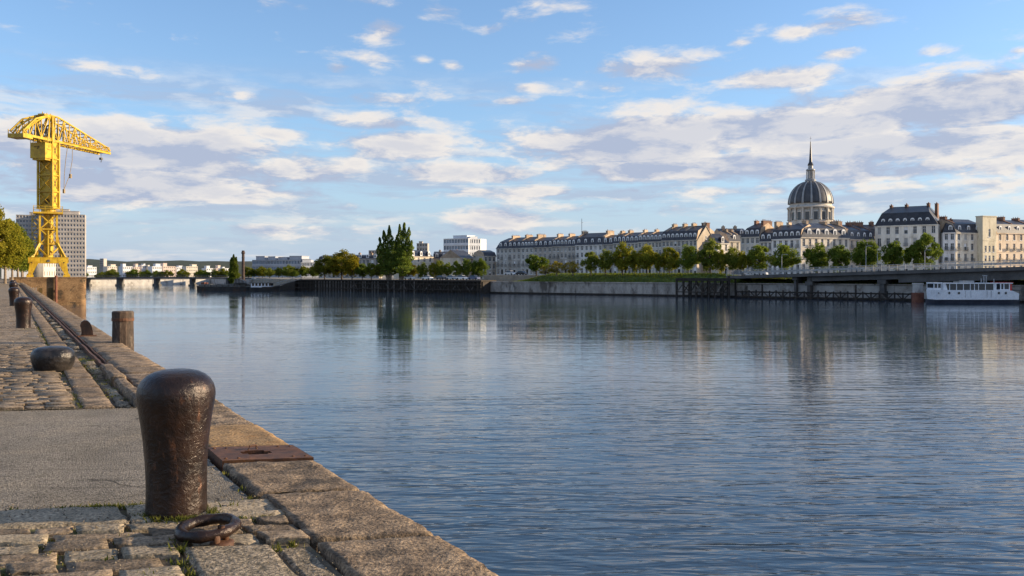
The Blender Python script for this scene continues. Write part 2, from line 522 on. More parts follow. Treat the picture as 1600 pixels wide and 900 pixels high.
# ------------------------------------------------------------------ mesh helpers
class MB:
    def __init__(s):
        s.v = []
        s.f = []
        s.m = []

    def add(s, vs, fs, m=0):
        o = len(s.v)
        s.v.extend([tuple(x) for x in vs])
        for f in fs:
            s.f.append(tuple(i + o for i in f))
            s.m.append(m)

    def quad(s, a, b, c, d, m=0):
        s.add([a, b, c, d], [(0, 1, 2, 3)], m)

    def mm(s, x0, x1, y0, y1, z0, z1, m=0):
        s.add([(x0, y0, z0), (x1, y0, z0), (x1, y1, z0), (x0, y1, z0), (x0, y0, z1), (x1, y0, z1), (x1, y1, z1), (x0, y1, z1)],
              [(3, 2, 1, 0), (4, 5, 6, 7), (0, 1, 5, 4), (1, 2, 6, 5), (2, 3, 7, 6), (3, 0, 4, 7)], m)

    def prism(s, pts, ext, m=0, mcap=None):
        """polygon (list of 3-D points) swept along ext"""
        n = len(pts)
        e = Vector(ext)
        vs = [Vector(p) for p in pts] + [Vector(p) + e for p in pts]
        fs = [(i, (i + 1) % n, n + (i + 1) % n, n + i) for i in range(n)]
        s.add(vs, fs, m)
        s.add(vs, [tuple(range(n))[::-1], tuple(range(n, 2 * n))], m if mcap is None else mcap)

    def bar(s, p, q, w, h=None, m=0):
        h = h or w
        p, q = Vector(p), Vector(q)
        d = (q - p)
        if d.length < 1e-6:
            return
        d.normalize()
        up = Vector((0, 0, 1)) if abs(d.z) < .95 else Vector((0, 1, 0))
        a = d.cross(up).normalized()
        b = a.cross(d).normalized()
        vs = []
        for c in (p, q):
            for sa, sb in ((-1, -1), (1, -1), (1, 1), (-1, 1)):
                vs.append(c + a * (sa * w / 2) + b * (sb * h / 2))
        s.add(vs, [(0, 1, 2, 3)[::-1], (4, 5, 6, 7), (0, 1, 5, 4), (1, 2, 6, 5), (2, 3, 7, 6), (3, 0, 4, 7)], m)

    def tube(s, pts, rad, n=8, m=0, closed=False):
        pts = [Vector(p) for p in pts]
        k = len(pts)
        if not isinstance(rad, (list, tuple)):
            rad = [rad] * k
        vs = []
        for i, p in enumerate(pts):
            if closed:
                d = pts[(i + 1) % k] - pts[i - 1]
            else:
                d = pts[min(i + 1, k - 1)] - pts[max(i - 1, 0)]
            d.normalize()
            up = Vector((0, 0, 1)) if abs(d.z) < .9 else Vector((0, 1, 0))
            a = d.cross(up).normalized()
            b = a.cross(d).normalized()
            for j in range(n):
                t = 2 * math.pi * j / n
                vs.append(p + (a * math.cos(t) + b * math.sin(t)) * rad[i])
        fs = []
        for i in range(k if closed else k - 1):
            i2 = (i + 1) % k
            for j in range(n):
                fs.append((i * n + j, i * n + (j + 1) % n, i2 * n + (j + 1) % n, i2 * n + j))
        if not closed:
            fs.append(tuple(range(n))[::-1])
            fs.append(tuple((k - 1) * n + j for j in range(n)))
        s.add(vs, fs, m)

    def lathe(s, prof, n=24, c=(0, 0, 0), m=0, fn=None):
        vs = []
        for (r, z) in prof:
            for j in range(n):
                t = 2 * math.pi * j / n
                rr = r * (fn(t, z) if fn else 1)
                vs.append((c[0] + rr * math.cos(t), c[1] + rr * math.sin(t), c[2] + z))
        fs = []
        for i in range(len(prof) - 1):
            for j in range(n):
                fs.append((i * n + j, i * n + (j + 1) % n, (i + 1) * n + (j + 1) % n, (i + 1) * n + j))
        fs.append(tuple(range(n))[::-1])
        fs.append(tuple((len(prof) - 1) * n + j for j in range(n)))
        s.add(vs, fs, m)

    def mesh(s, name, mats, smooth=False):
        me = bpy.data.meshes.new(name)
        me.from_pydata(s.v, [], s.f)
        if isinstance(mats, str):
            mats = [mats]
        for k in mats:
            me.materials.append(MATS[k])
        if len(mats) > 1:
            me.polygons.foreach_set('material_index', s.m)
        if smooth:
            me.polygons.foreach_set('use_smooth', [True] * len(me.polygons))
        me.update()
        return me

    def build(s, name, mats, parent=None, loc=(0, 0, 0), rz=0.0, smooth=False):
        return link(name, s.mesh(name, mats, smooth), parent, loc, rz)


def link(name, mesh, parent=None, loc=(0, 0, 0), rz=0.0):
    o = bpy.data.objects.new(name, mesh)
    COL.objects.link(o)
    o.location = loc
    o.rotation_euler = (0, 0, rz)
    if parent is not None:
        o.parent = parent
    return o


def thing(name, label, cat, loc=(0, 0, 0), rz=0.0, group=None):
    o = link(name, None, None, loc, rz)
    return tag(o, label, cat, group)


def tag(o, label, cat, group=None):
    o['label'] = label
    o['category'] = cat
    if group:
        o['group'] = group
    return o


def kind(o, k='structure', label=None):
    o['kind'] = k
    if label:
        o['label'] = label
    return o


F = 1333.333


def PX(px, Y):
    return (px - 800) / F * Y


def PZ(py, Y):
    return EYE - (py - 428) / F * Y


def PP(px, Y):
    return Vector((PX(px, Y), Y))


# the quay's own directions: QD down the river along its edge, QC across its paving
QZ = 4.3
QD = Vector((-math.sin(R(30.5)), math.cos(R(30.5))))
QC = Vector((math.cos(R(9.2)), math.sin(R(9.2))))
_y = 1.6 * F / 472
_p = Vector(((785 - 800) / F * _y, _y))
QE = _p - QD * (_y / QD.y)


def Q(s, q, z=0.0):
    p = QE + QD * s - QC * q
    return Vector((p.x, p.y, QZ + z))


def fbm(x, y, z=0.0):
    return mnoise.fractal(Vector((x, y, z)), 1.0, 2.0, 4)

# ================================================================== THE SETTING: water and land
mb = MB()
mb.add([(-7000, -600, 0), (7000, -600, 0), (7000, 9000, 0), (-7000, 9000, 0)], [(0, 1, 2, 3)])
kind(mb.build('river_water', 'river_water'))


def land(name, poly, z, mat, depth=4.0):
    n = len(poly)
    mb = MB()
    vs = [(p[0], p[1], z) for p in poly] + [(p[0], p[1], z - depth) for p in poly]
    mb.add(vs, [tuple(range(n))])
    mb.add(vs, [(i, n + i, n + (i + 1) % n, (i + 1) % n) for i in range(n)])
    return kind(mb.build(name, mat))


e0, e1 = Q(-40, 0.03), Q(262, 0.03)
quay_poly = [e0, e1, PP(112, 430), Vector((-3000, 430)), Vector((-3000, -300)), Vector((e0.x - 10, -300))]
quay_ground = land('quay_ground', quay_poly[::-1], QZ - .10, 'mortar', 6.0)
far_poly = [Vector((-5000, 431)), PP(112, 431), PP(135, 440), PP(330, 495), Vector((PX(330, 495), 8000)), Vector((-8000, 8000))]
land('far_bank_ground', far_poly[::-1], 2.6, 'dirt')
shore = [PP(330, 495), PP(392, 432), PP(437, 318), PP(470, 308), PP(752, 266), PP(754, 275), PP(1050, 237), PP(1140, 226), PP(1430, 199), PP(1660, 182), Vector((400, 60)), Vector((8000, 60)), Vector((8000, 8000)), Vector((PX(330, 495), 8000))]
land('esplanade_ground', shore[::-1], 4.0, 'paving')
terr = [PP(756, 279), PP(840, 262), PP(1050, 240), PP(1140, 229), PP(1430, 201), PP(1660, 184), Vector((405, 70)), Vector((8000, 70)), Vector((8000, 7000)), Vector((PX(756, 279) - 20, 7000)), Vector((PX(756, 330), 330))]
land('upper_esplanade', terr[::-1], 5.5, 'paving', 2.0)

# distant wooded ridge
mb = MB()
NX, NY = 90, 8
vs = []
for j in range(NY):
    for i in range(NX):
        az_ = R(-46 + 92 * i / (NX - 1))
        dist = 900 + 110 * j
        hx = math.sin(az_) * dist
        hy = math.cos(az_) * dist
        pxl = 800 + math.tan(az_) * F
        top = 24.0 + 4.0 * fbm(hx * .006, hy * .006)
        if pxl < 60:
            top *= .8
        z = 2.0 + top * math.sin(math.pi / 2 * min(1, j / 5)) + 1.6 * fbm(hx * .05, hy * .05, 3)
        vs.append((hx, hy, z if j else 1.0))
mb.add(vs, [(j * NX + i, j * NX + i + 1, (j + 1) * NX + i + 1, (j + 1) * NX + i) for j in range(NY - 1) for i in range(NX - 1)])
kind(mb.build('hills', 'hill_green', smooth=True))

# ================================================================== THE QUAY
quay_wall = thing('quay_wall', 'long stone quay wall topped with worn coping stones along the water', 'quay wall', (0, 0, 0))
mb = MB()
a0, a1, b0, b1 = Q(-30, .05, -.3), Q(246, .05, -.3), Q(-30, .9, -.3), Q(246, .9, -.3)
mb.add([a0, a1, b1, b0, a0 + Vector((0, 0, -6)), a1 + Vector((0, 0, -6)), b1 + Vector((0, 0, -6)), b0 + Vector((0, 0, -6))],
       [(0, 1, 2, 3), (0, 4, 5, 1), (1, 5, 6, 2), (2, 6, 7, 3), (3, 7, 4, 0)])
mb.build('wall', 'block_masonry', quay_wall)
paving = kind(link('quay_paving', None), 'structure')
paving.empty_display_size = .1


def stone_mesh(name, pts, zt, zb, mat, nx=4, ny=3, rough=.008, bev=.018, seed=0, chip=0.0, wob=0.0):
    """a worn stone between four ground points (counter-clockwise), its top rounded off and uneven"""
    c = sum(pts, Vector((0, 0, 0))) / 4
    lu = ((pts[1] - pts[0]).length + (pts[2] - pts[3]).length) / 2
    lv = ((pts[3] - pts[0]).length + (pts[2] - pts[1]).length) / 2
    eu, ev = min(.3, bev * 1.4 / lu), min(.3, bev * 1.4 / lv)
    us = [0, eu] + [eu + (1 - 2 * eu) * i / (nx - 1) for i in range(1, nx - 1)] + [1 - eu, 1] if nx > 1 else [0, eu, 1 - eu, 1]
    vs_ = [0, ev] + [ev + (1 - 2 * ev) * i / (ny - 1) for i in range(1, ny - 1)] + [1 - ev, 1] if ny > 1 else [0, ev, 1 - ev, 1]
    U, V = len(us), len(vs_)
    vs = []
    for j, v in enumerate(vs_):
        for i, u in enumerate(us):
            p = (pts[0] * (1 - u) + pts[1] * u) * (1 - v) + (pts[3] * (1 - u) + pts[2] * u) * v
            h = rough * fbm(p.x * 5, p.y * 5, seed * 3.7) + rough * .8 * fbm(p.x * 15, p.y * 15, seed)
            edge = (i in (0, U - 1)) or (j in (0, V - 1))
            if edge:
                h -= bev * (.75 + .6 * abs(fbm(p.x * 6, p.y * 6, seed + 9)))
                if wob:
                    inw = (c - p)
                    inw.z = 0
                    p = p + inw.normalized() * wob * abs(fbm(p.x * 4, p.y * 4, seed + 20)) * 1.6
            if chip and edge:
                k = fbm(p.x * 2.2, p.y * 2.2, seed + 40)
                if k > .12:
                    h -= chip * (k - .12) * 5
            vs.append((p.x - c.x, p.y - c.y, zt + h))
    fs = [(j * U + i, j * U + i + 1, (j + 1) * U + i + 1, (j + 1) * U + i) for j in range(V - 1) for i in range(U - 1)]
    ring = list(range(U)) + [j * U + U - 1 for j in range(1, V)] + [(V - 1) * U + i for i in range(U - 2, -1, -1)] + [j * U for j in range(V - 2, 0, -1)]
    o = len(vs)
    for r_ in ring:
        vs.append(vs[r_])
    n = len(ring)
    for r_ in ring:
        vs.append((vs[r_][0], vs[r_][1], zb))
    fs += [(o + i, o + n + i, o + n + (i + 1) % n, o + (i + 1) % n) for i in range(n)]
    mb = MB()
    mb.add(vs, fs)
    return mb.mesh(name, mat, smooth=True), c


def flat(p):
    return Vector((p.x, p.y, 0))


def stone(name, parent, s0, s1, q0, q1, mat, zt=0.0, zb=-.14, sk=0.0, **kw):
    pts = [flat(Q(s0, q1)), flat(Q(s0 + sk, q0)), flat(Q(s1 + sk, q0)), flat(Q(s1, q1))]
    j = kw.pop('jit', .012)
    pts = [p + Vector((rnd.uniform(-j, j), rnd.uniform(-j, j), 0)) for p in pts]
    me, c = stone_mesh(name, pts, zt, zb, mat, seed=rnd.random() * 50, **kw)
    return link(name, me, parent, (c.x, c.y, QZ))


# coping: worn blocks along the edge, joints at the places they have in the photograph
joints = [1.2, 2.4, 3.6, 4.85, 6.07, 7.34, 8.55, 9.22, 10.55, 11.6, 12.45]
while joints[-1] < 244:
    joints.append(joints[-1] + rnd.uniform(1.0, 1.55))
for i in range(len(joints) - 1):
    s0, s1 = joints[i], joints[i + 1]
    if abs(s0 - 8.55) < .01:
        continue
    near = s0 < 14
    mid = s0 < 40
    dz = rnd.uniform(-.008, .008) if near else rnd.uniform(-.012, .006)
    stone('coping_stone', quay_wall, s0 + (.014 if near else .01), s1 - (.014 if near else .01), -.03 + rnd.uniform(-.008, .012), .74 + rnd.uniform(-.015, .02), 'rust_stained_stone' if 9 < s0 < 10 else 'coping_stone', dz, -.42,
          nx=14 if near else (5 if mid else 3), ny=20 if near else (5 if mid else 3), rough=.011 if near else .008, bev=.020, jit=.010, chip=.07 if near else .02, wob=.045 if near else .02)

# cast iron cover let into the coping
cov = thing('iron_cover', 'rusty brown iron plate with a dark slot set across the coping stones', 'iron plate', Q(8.885, .355), 0)
mb = MB()
pts = [Q(8.565, .74, .012), Q(8.565, -.02, .012), Q(9.205, -.02, .012), Q(9.205, .74, .012)]


def bil(u, v):
    return (pts[0] * (1 - u) + pts[1] * u) * (1 - v) + (pts[3] * (1 - u) + pts[2] * u) * v


cc = Q(8.885, .355)
us = [0, .30, .36, .58, .64, 1]
vv = [0, .36, .42, .58, .64, 1]
idx = {}
vs, fs = [], []
for j in range(6):
    for i in range(6):
        p = bil(us[i], vv[j]) - cc
        vs.append((p.x, p.y, p.z + rnd.uniform(-.002, .002)))
for j in range(5):
    for i in range(5):
        if (1 <= i <= 3 and j == 2) or (i == 2 and 1 <= j <= 3):
            continue
        fs.append((j * 6 + i, j * 6 + i + 1, (j + 1) * 6 + i + 1, (j + 1) * 6 + i))
top_n = len(vs)
vs += [(x, y, z - .10) for x, y, z in vs]
for (i, j) in [(i, j) for i in range(1, 4) for j in range(1, 4) if (j == 2 or i == 2)]:
    fs.append(tuple(top_n + k for k in (j * 6 + i, j * 6 + i + 1, (j + 1) * 6 + i + 1, (j + 1) * 6 + i)))
    for (da, db, k1, k2) in ((-1, 0, (i, j), (i, j + 1)), (1, 0, (i + 1, j), (i + 1, j + 1)), (0, -1, (i, j), (i + 1, j)), (0, 1, (i, j + 1), (i + 1, j + 1))):
        ni, nj = i + da, j + db
        if not ((1 <= ni <= 3 and nj == 2) or (ni == 2 and 1 <= nj <= 3)):
            a, b = k1[1] * 6 + k1[0], k2[1] * 6 + k2[0]
            fs.append((a, b, top_n + b, top_n + a))
rim = [0, 5, 35, 30]
for k in range(4):
    a, b = rim[k], rim[(k + 1) % 4]
    fs.append((a, b, top_n + b, top_n + a))
mb.add(vs, fs)
mb.build('plate', 'rusty_iron', cov)
mb = MB()
mb.lathe([(.014, 0), (.014, .006), (.008, .010)], 8)
bolt_me = mb.mesh('bolt', 'rusty_iron')
for u in (.06, .2, .8, .94):
    for v in (.12, .88):
        link('bolt', bolt_me, cov, bil(u, v) - cc)
mb = MB()
p0, p1 = bil(.42, .70) - cc, bil(.53, .76) - cc
mb.tube([p0 + Vector((0, 0, 0)), p0 + Vector((.01, 0, .035)), p1 + Vector((-.01, 0, .035)), p1], .010, 6)
mb.build('lifting_lug', 'rusty_iron', cov)

# asphalt patch behind the near bollard
mb = MB()
NSX, NQ = 40, 60
vs = []
for i in range(NSX + 1):
    for j in range(NQ + 1):
        s_ = 7.2 + (12.28 - 7.2) * i / NSX
        q_ = .80 + 5.2 * j / NQ
        if j == 0:
            q_ += .02 * fbm(s_ * 5, 1.0)
        p = Q(s_, q_, -.035 + .012 * fbm(s_ * .8, q_ * .8) + .003 * fbm(s_ * 6, q_ * 6))
        vs.append(p)
mb.add(vs, [(i * (NQ + 1) + j, (i + 1) * (NQ + 1) + j, (i + 1) * (NQ + 1) + j + 1, i * (NQ + 1) + j + 1)[::-1] for i in range(NSX) for j in range(NQ)])
kind(mb.build('asphalt_patch', 'asphalt', smooth=True))

# long pale kerb stones in front of the patch
q = .66
while q < 5.6:
    l = rnd.uniform(.62, 1.35)
    sk = rnd.uniform(-.02, .02)
    stone('kerb_stone', paving, 6.70 + rnd.uniform(0, .03), 7.20 + rnd.uniform(-.02, .02), q + .008, q + l - .008, 'pale_kerb', rnd.uniform(-.012, .008), -.14, sk=sk, nx=12, ny=9, rough=.010, bev=.016, chip=.03, wob=.03)
    q += l
# narrow setts just before it, then rows of big worn setts
s = 6.70
rows = [(.17, .30), (.19, .42), (.21, .40), (.20, .46), (.22, .38), (.23, .44), (.22, .42), (.24, .42), (.24, .4), (.24, .42)]
for ri, (dep, ln) in enumerate(rows):
    q = (1.52 if s < 6.12 else .72) + (rnd.uniform(0, .1) if s < 6.12 else 0)
    while q < 5.4:
        l = ln * rnd.uniform(.65, 1.45)
        if s - dep < 6.07 and q < 1.5:
            q = 1.5
        sett = stone('sett', paving, s - dep + .010, s - .010, q + .010, q + l - .012, rnd.choice(['granite_sett', 'granite_sett', 'granite_sett', 'pale_kerb']), rnd.uniform(-.014, .010), -.16, sk=rnd.uniform(-.03, .028), nx=8, ny=6,
                     rough=.007, bev=.007, jit=.016, chip=.03, wob=.024)
        q += l
    s -= dep
# two concrete slabs between the setts and the coping
for (s0, s1, q0, q1) in [(4.75, 6.06, .985, 1.485), (3.4, 4.72, .985, 1.485), (5.1, 6.04, .775, .965), (4.0, 5.08, .775, .965)]:
    stone('paving_slab', paving, s0, s1, q0, q1, 'rough_slab', .004 if q0 > .9 else -.02, -.14, nx=14, ny=10, rough=.006, bev=.014, jit=.006, chip=.02, wob=.012)

# beyond the patch: raised blocks, the rail groove, pavers, cobbles
s = 12.32
while s < 16.6:
    l = rnd.uniform(.75, 1.25)
    stone('raised_block', paving, s, s + l - .03, .765, .965 + rnd.uniform(-.02, .02), 'coping_stone', .045 + rnd.uniform(-.02, .02), -.2, nx=6, ny=4, rough=.014, bev=.028, chip=.04, wob=.03)
    s += l
rail = thing('crane_rail', 'old sunken rusty steel rail running along the coping stones', 'rail', (0, 0, 0))
for (qa, qb, za, zb) in ((.775, .795, -.2, -.002), (.85, .895, -.2, -.012)):
    mb = MB()
    NS = 120
    vs = []
    for i in range(NS + 1):
        s_ = 16.7 + (230 - 16.7) * (i / NS) ** 1.8
        wv_ = .012 * fbm(s_ * 1.3, qa)
        dz = .02 * fbm(s_ * 2.1, qa + 4) - .004
        vs += [Q(s_, qa + wv_, za), Q(s_, qb + wv_, za), Q(s_, qb + wv_, zb + dz), Q(s_, qa + wv_, zb + dz)]
    fs = []
    for i in range(NS):
        o = i * 4
        fs += [(o + 1, o + 2, o + 6, o + 5), (o + 2, o + 3, o + 7, o + 6), (o + 3, o, o + 4, o + 7)]
    fs += [(0, 1, 2, 3), (NS * 4 + 3, NS * 4 + 2, NS * 4 + 1, NS * 4)]
    mb.add(vs, fs)
    mb.build('rail_head', 'rusty_iron', rail)
# broken concrete lumps lying in the groove
s = 12.5
while s < 60:
    l = rnd.uniform(.25, .8)
    if rnd.random() < .75:
        stone('groove_stone', paving, s, s + l - .04, .985 if s < 16.6 else .93, 1.20 + rnd.uniform(-.05, 0), rnd.choice(['pale_kerb', 'rough_slab', 'rough_slab']), -.055 + rnd.uniform(-.03, .03), -.15, nx=4, ny=3, rough=.02, bev=.03, jit=.03, wob=.04)
    s += l
s = 12.30
n_pav = 0
while s < 150:
    l = rnd.uniform(.7, 1.15)
    stone('paver', paving, s + .01, s + l - .01, 1.225, 1.585, 'coping_stone', rnd.uniform(-.012, .008), -.14, nx=5 if s < 30 else 2, ny=4 if s < 30 else 2, rough=.01, bev=.016, jit=.008)
    s += l
    n_pav += 1
# cobbles: those near enough singly, the others joined
lump = MB()
s = 12.30
n_cob = 0
while s < 64:
    dep = rnd.uniform(.15, .20)
    q = 1.605 + rnd.uniform(0, .12)
    qmax = 2.75 + s * .018
    if 15.9 < s < 17.6:
        qmax += .2
    while q < qmax:
        l = rnd.uniform(.22, .48)
        zt = rnd.uniform(-.012, .006)
        if n_cob < 262:
            stone('cobble', paving, s + .007, s + dep - .007, q + .007, q + l - .007, 'granite_sett', zt, -.14, sk=rnd.uniform(-.02, .02), nx=3, ny=2, rough=.008, bev=.008, jit=.010, wob=.014)
            n_cob += 1
        else:
            p = [Q(s + .008, q + l - .008), Q(s + .008, q + .008), Q(s + dep - .008, q + .008), Q(s + dep - .008, q + l - .008)]
            p = [x + Vector((rnd.uniform(-.012, .012), rnd.uniform(-.012, .012), 0)) for x in p]
            c = sum(p, Vector((0, 0, 0))) / 4
            top = [c + (x - c) * .86 + Vector((0, 0, zt)) for x in p]
            midl = [x + Vector((0, 0, zt - .02)) for x in p]
            bot = [x + Vector((0, 0, -.12)) for x in p]
            lump.add(top + midl + bot, [(0, 1, 2, 3)] + [(4 + k, 4 + (k + 1) % 4, (k + 1) % 4, k) for k in range(4)] + [(8 + k, 8 + (k + 1) % 4, 4 + (k + 1) % 4, 4 + k) for k in range(4)])
        q += l
    s += dep
mottled('cobble_mass', (.15, .115, .08), (.29, .225, .16), 1.6, .85, bump=.6, bdist=.014, fine=30, grain=.4, world=True)
kind(lump.build('cobbles', 'cobble_mass', paving), 'stuff')
mb = MB()
pa = [Q(63.8, 1.6, -.006), Q(150, 1.6, -.006), Q(150, 40, -.006), Q(63.8, 40, -.006)]
mb.add(pa, [(0, 1, 2, 3)])
mb.add([Q(150, .78, -.006), Q(246, .78, -.006), Q(246, 60, -.006), Q(150, 60, -.006)], [(0, 1, 2, 3)])
kind(mb.build('distant_paving', 'distant_cobbles'))
mb = MB()
mb.add([Q(12.3, 4.3, -.02), Q(63.8, 4.3, -.02), Q(63.8, 40, -.02), Q(12.3, 40, -.02)], [(0, 1, 2, 3)])
kind(mb.build('inner_paving', 'distant_cobbles'))

# sandy grit that fills the joints, and loose crumbs of it
mb = MB()
for (s0, s1, q0, q1) in ((2.0, 7.21, .755, 9.0), (12.27, 64.0, 1.592, 4.4)):
    n_ = max(8, int((s1 - s0) / .12))
    m_ = int((q1 - q0) / .12)
    o_ = len(mb.v)
    vs = [Q(s0 + (s1 - s0) * i / n_, q0 + (q1 - q0) * j / m_, -.030 + .012 * fbm(s0 + (s1 - s0) * i / n_ * 3, q0 + (q1 - q0) * j / m_ * 3)) for i in range(n_ + 1) for j in range(m_ + 1)]
    mb.add(vs, [(i * (m_ + 1) + j, (i + 1) * (m_ + 1) + j, (i + 1) * (m_ + 1) + j + 1, i * (m_ + 1) + j + 1)[::-1] for i in range(n_) for j in range(m_)])
kind(mb.build('joint_sand', 'mortar', smooth=True))
pb = MB()
pr_ = random.Random(5)
for k in range(2600):
    z_ = pr_.random()
    if z_ < .45:
        s_, q_, zz_ = pr_.uniform(4.9, 7.3), pr_.uniform(.75, 3.2), .0
    elif z_ < .7:
        s_, q_, zz_ = pr_.choice((7.25, 12.26)) + pr_.gauss(0, .10), pr_.uniform(.8, 4), -.025
    elif z_ < .9:
        s_, q_, zz_ = pr_.uniform(12.4, 26), pr_.uniform(.9, 1.25), -.07
    else:
        s_, q_, zz_ = pr_.uniform(7.3, 12.2), pr_.uniform(.8, .95), -.03
    r_ = pr_.uniform(.002, .008)
    c_ = Q(s_, q_, zz_ + pr_.uniform(-.004, .004))
    pb.add([c_ + Vector((pr_.uniform(.6, 1.3) * r_ * a_, pr_.uniform(.6, 1.3) * r_ * b_, r_ * c2)) for (a_, b_, c2) in ((1, 0, 0), (0, 1, 0), (-1, 0, 0), (0, -1, 0), (0, 0, .8), (0, 0, -.8))],
           [(0, 1, 4), (1, 2, 4), (2, 3, 4), (3, 0, 4), (1, 0, 5), (2, 1, 5), (3, 2, 5), (0, 3, 5)])
kind(pb.build('gravel', 'rough_slab'), 'stuff', 'loose grit and crumbs of stone scattered over the quay')

# weeds in the joints
wd = MB()
wr = random.Random(3)


def tuft(s, q, n, h, spread):
    for _ in range(n):
        a = wr.uniform(0, 6.283)
        r_ = abs(wr.gauss(0, spread))
        p = Q(s, q, -.03) + Vector((math.cos(a) * r_, math.sin(a) * r_, 0))
        hh = h * wr.uniform(.4, 1.15)
        lean = Vector((wr.uniform(-1, 1), wr.uniform(-1, 1), 0)) * hh * .6
        w = wr.uniform(.003, .006) * (1 + h * 3)
        t = wr.uniform(0, 3.14)
        sd = Vector((math.cos(t), math.sin(t), 0)) * w
        m1 = p + lean * .35 + Vector((0, 0, hh * .6))
        wd.add([p - sd, p + sd, m1 + sd * .7, m1 - sd * .7, p + lean + Vector((0, 0, hh))], [(0, 1, 2, 3), (3, 2, 4)])


for k in range(46):                                   # along the front of the asphalt, thickest by the bollard
    tuft(7.19 + wr.uniform(-.02, .03), 1.55 + abs(wr.gauss(0, .5)), 16, .035, .03)
for k in range(44):
    a = wr.uniform(3.3, 6.5)
    p = Vector((math.cos(a) * .22, math.sin(a) * .22))
    tuft(6.93 + p.y * 1.1, 1.36 - p.x, 26, .055, .03)
for k in range(20):
    tuft(6.72 + wr.uniform(-.06, .03), .80 + wr.uniform(0, .5), 18, .035, .035)
for (s_, q_, n_, h_) in [(6.02, 1.52, 30, .075), (5.8, 1.53, 24, .05), (5.6, 1.53, 25, .06), (6.2, 1.5, 30, .06), (6.1, 2.2, 20, .04), (5.95, 1.9, 22, .04), (6.35, 1.75, 22, .04), (5.62, 1.72, 20, .05),
                         (6.0, .96, 26, .04), (6.08, .85, 26, .04), (7.6, .79, 8, .05), (7.3, .8, 20, .035), (8.2, .8, 10, .03), (7.05, 1.0, 14, .07)]:
    tuft(s_, q_, n_, h_, .035)
for k in range(90):
    tuft(wr.uniform(12.3, 34), 1.60 + wr.uniform(-.01, .02), 10, .03, .04)
for k in range(120):
    tuft(wr.uniform(4.9, 6.7), wr.uniform(1.5, 2.6), 7, .02, .02)
for k in range(60):
    tuft(wr.uniform(12.5, 20), wr.uniform(.95, 1.25), 9, .025, .05)
for k in range(40):
    tuft(29.0 + wr.uniform(-.3, .3), wr.uniform(1.2, 2.3), 12, .03, .06)
kind(wd.build('weeds', 'grass_blade'), 'stuff', 'yellow green weeds and moss growing in the joints of the quay stones')

# ================================================================== THINGS ON THE QUAY
prof = [(.198, -.12), (.198, 0), (.194, .10), (.194, .22), (.199, .36), (.208, .48), (.222, .60), (.236, .69), (.246, .75), (.2505, .795), (.249, .83), (.240, .865), (.219, .90), (.186, .93), (.142, .952), (.09, .964), (.03, .969), (.004, .969)]


def dent(seed):
    return lambda t, z: 1 + .012 * fbm(math.cos(t) * 1.6, math.sin(t) * 1.6, z * 2.5 + seed) + .006 * fbm(math.cos(t) * 6, math.sin(t) * 6, z * 8 + seed)


def fine_profile(p, k=3):
    o = []
    for i in range(len(p) - 1):
        for j in range(k):
            t = j / k
            o.append((p[i][0] * (1 - t) + p[i + 1][0] * t, p[i][1] * (1 - t) + p[i + 1][1] * t))
    return o + [p[-1]]


mb = MB()
mb.lathe(fine_profile(prof, 3), 64, fn=dent(1))
b_mesh = mb.mesh('bollard', 'bollard_iron', True)
bol = [(6.95, 1.37, 1.0, 'big dark rusty iron bollard standing by the rusty mooring ring'),
       (29.8, 2.03, .98, 'reddish brown iron bollard second along the quay, beyond the squat black one'),
       (50.0, 2.2, 1.0, 'waisted rusty bollard third along the quay, half behind the second'),
       (70.0, 2.15, 1.1, 'small far bollard just behind the waisted rusty one'),
       (92.0, 2.1, 1.1, 'farthest dark bollard on the quay before the avenue of trees')]
for i, (s_, q_, k_, lb) in enumerate(bol):
    o = link('bollard', b_mesh, None, Q(s_, q_, -.012), rnd.uniform(0, 6))
    o.scale = (k_, k_, k_ * (1.0 if i == 0 else .98))
    tag(o, lb, 'bollard', 'iron bollards along the quay')
mb = MB()
mb.lathe(fine_profile([(.30, -.05), (.31, 0), (.345, .08), (.375, .17), (.385, .25), (.372, .32), (.335, .375), (.26, .415), (.15, .435), (.05, .44), (.004, .44)], 3), 48, fn=lambda t, z: 1 + .03 * fbm(math.cos(t), math.sin(t), z * 2 + 7) + .012 * fbm(math.cos(t) * 4, math.sin(t) * 4, z * 9))
o = mb.build('mooring_stump', 'black_iron', None, Q(16.9, 1.74, -.01), 0, True)
o.scale = (.9, .8, .92)
tag(o, 'squat black iron mooring stump with a battered shiny side on the cobbles', 'mooring post')

# iron ring lying on its eye
rg = thing('mooring_ring', 'heavy iron mooring ring lying on the setts before the big bollard', 'mooring ring', Q(6.26, 1.30, 0))
mb = MB()
tilt = Matrix.Rotation(R(3), 4, 'X') @ Matrix.Rotation(R(-3), 4, 'Y')
ringpts = [tilt @ Vector((math.cos(2 * math.pi * i / 48) * .160, math.sin(2 * math.pi * i / 48) * .160, 0)) + Vector((0, 0, .058)) for i in range(48)]
mb.tube(ringpts, [.034 + .003 * math.sin(i * .9) for i in range(48)], 14, closed=True)
mb.build('ring', 'bollard_iron', rg, smooth=True)
mb = MB()
mb.tube([(.10, -.14, -.06), (.105, -.14, .05), (.115, -.115, .095), (.13, -.085, .085), (.14, -.07, -.06)], .020, 10)
mb.lathe([(.07, -.05), (.07, .004), (.05, .012)], 14, (.12, -.10, 0))
mb.build('eye_bolt', 'rusty_iron', rg, smooth=True)

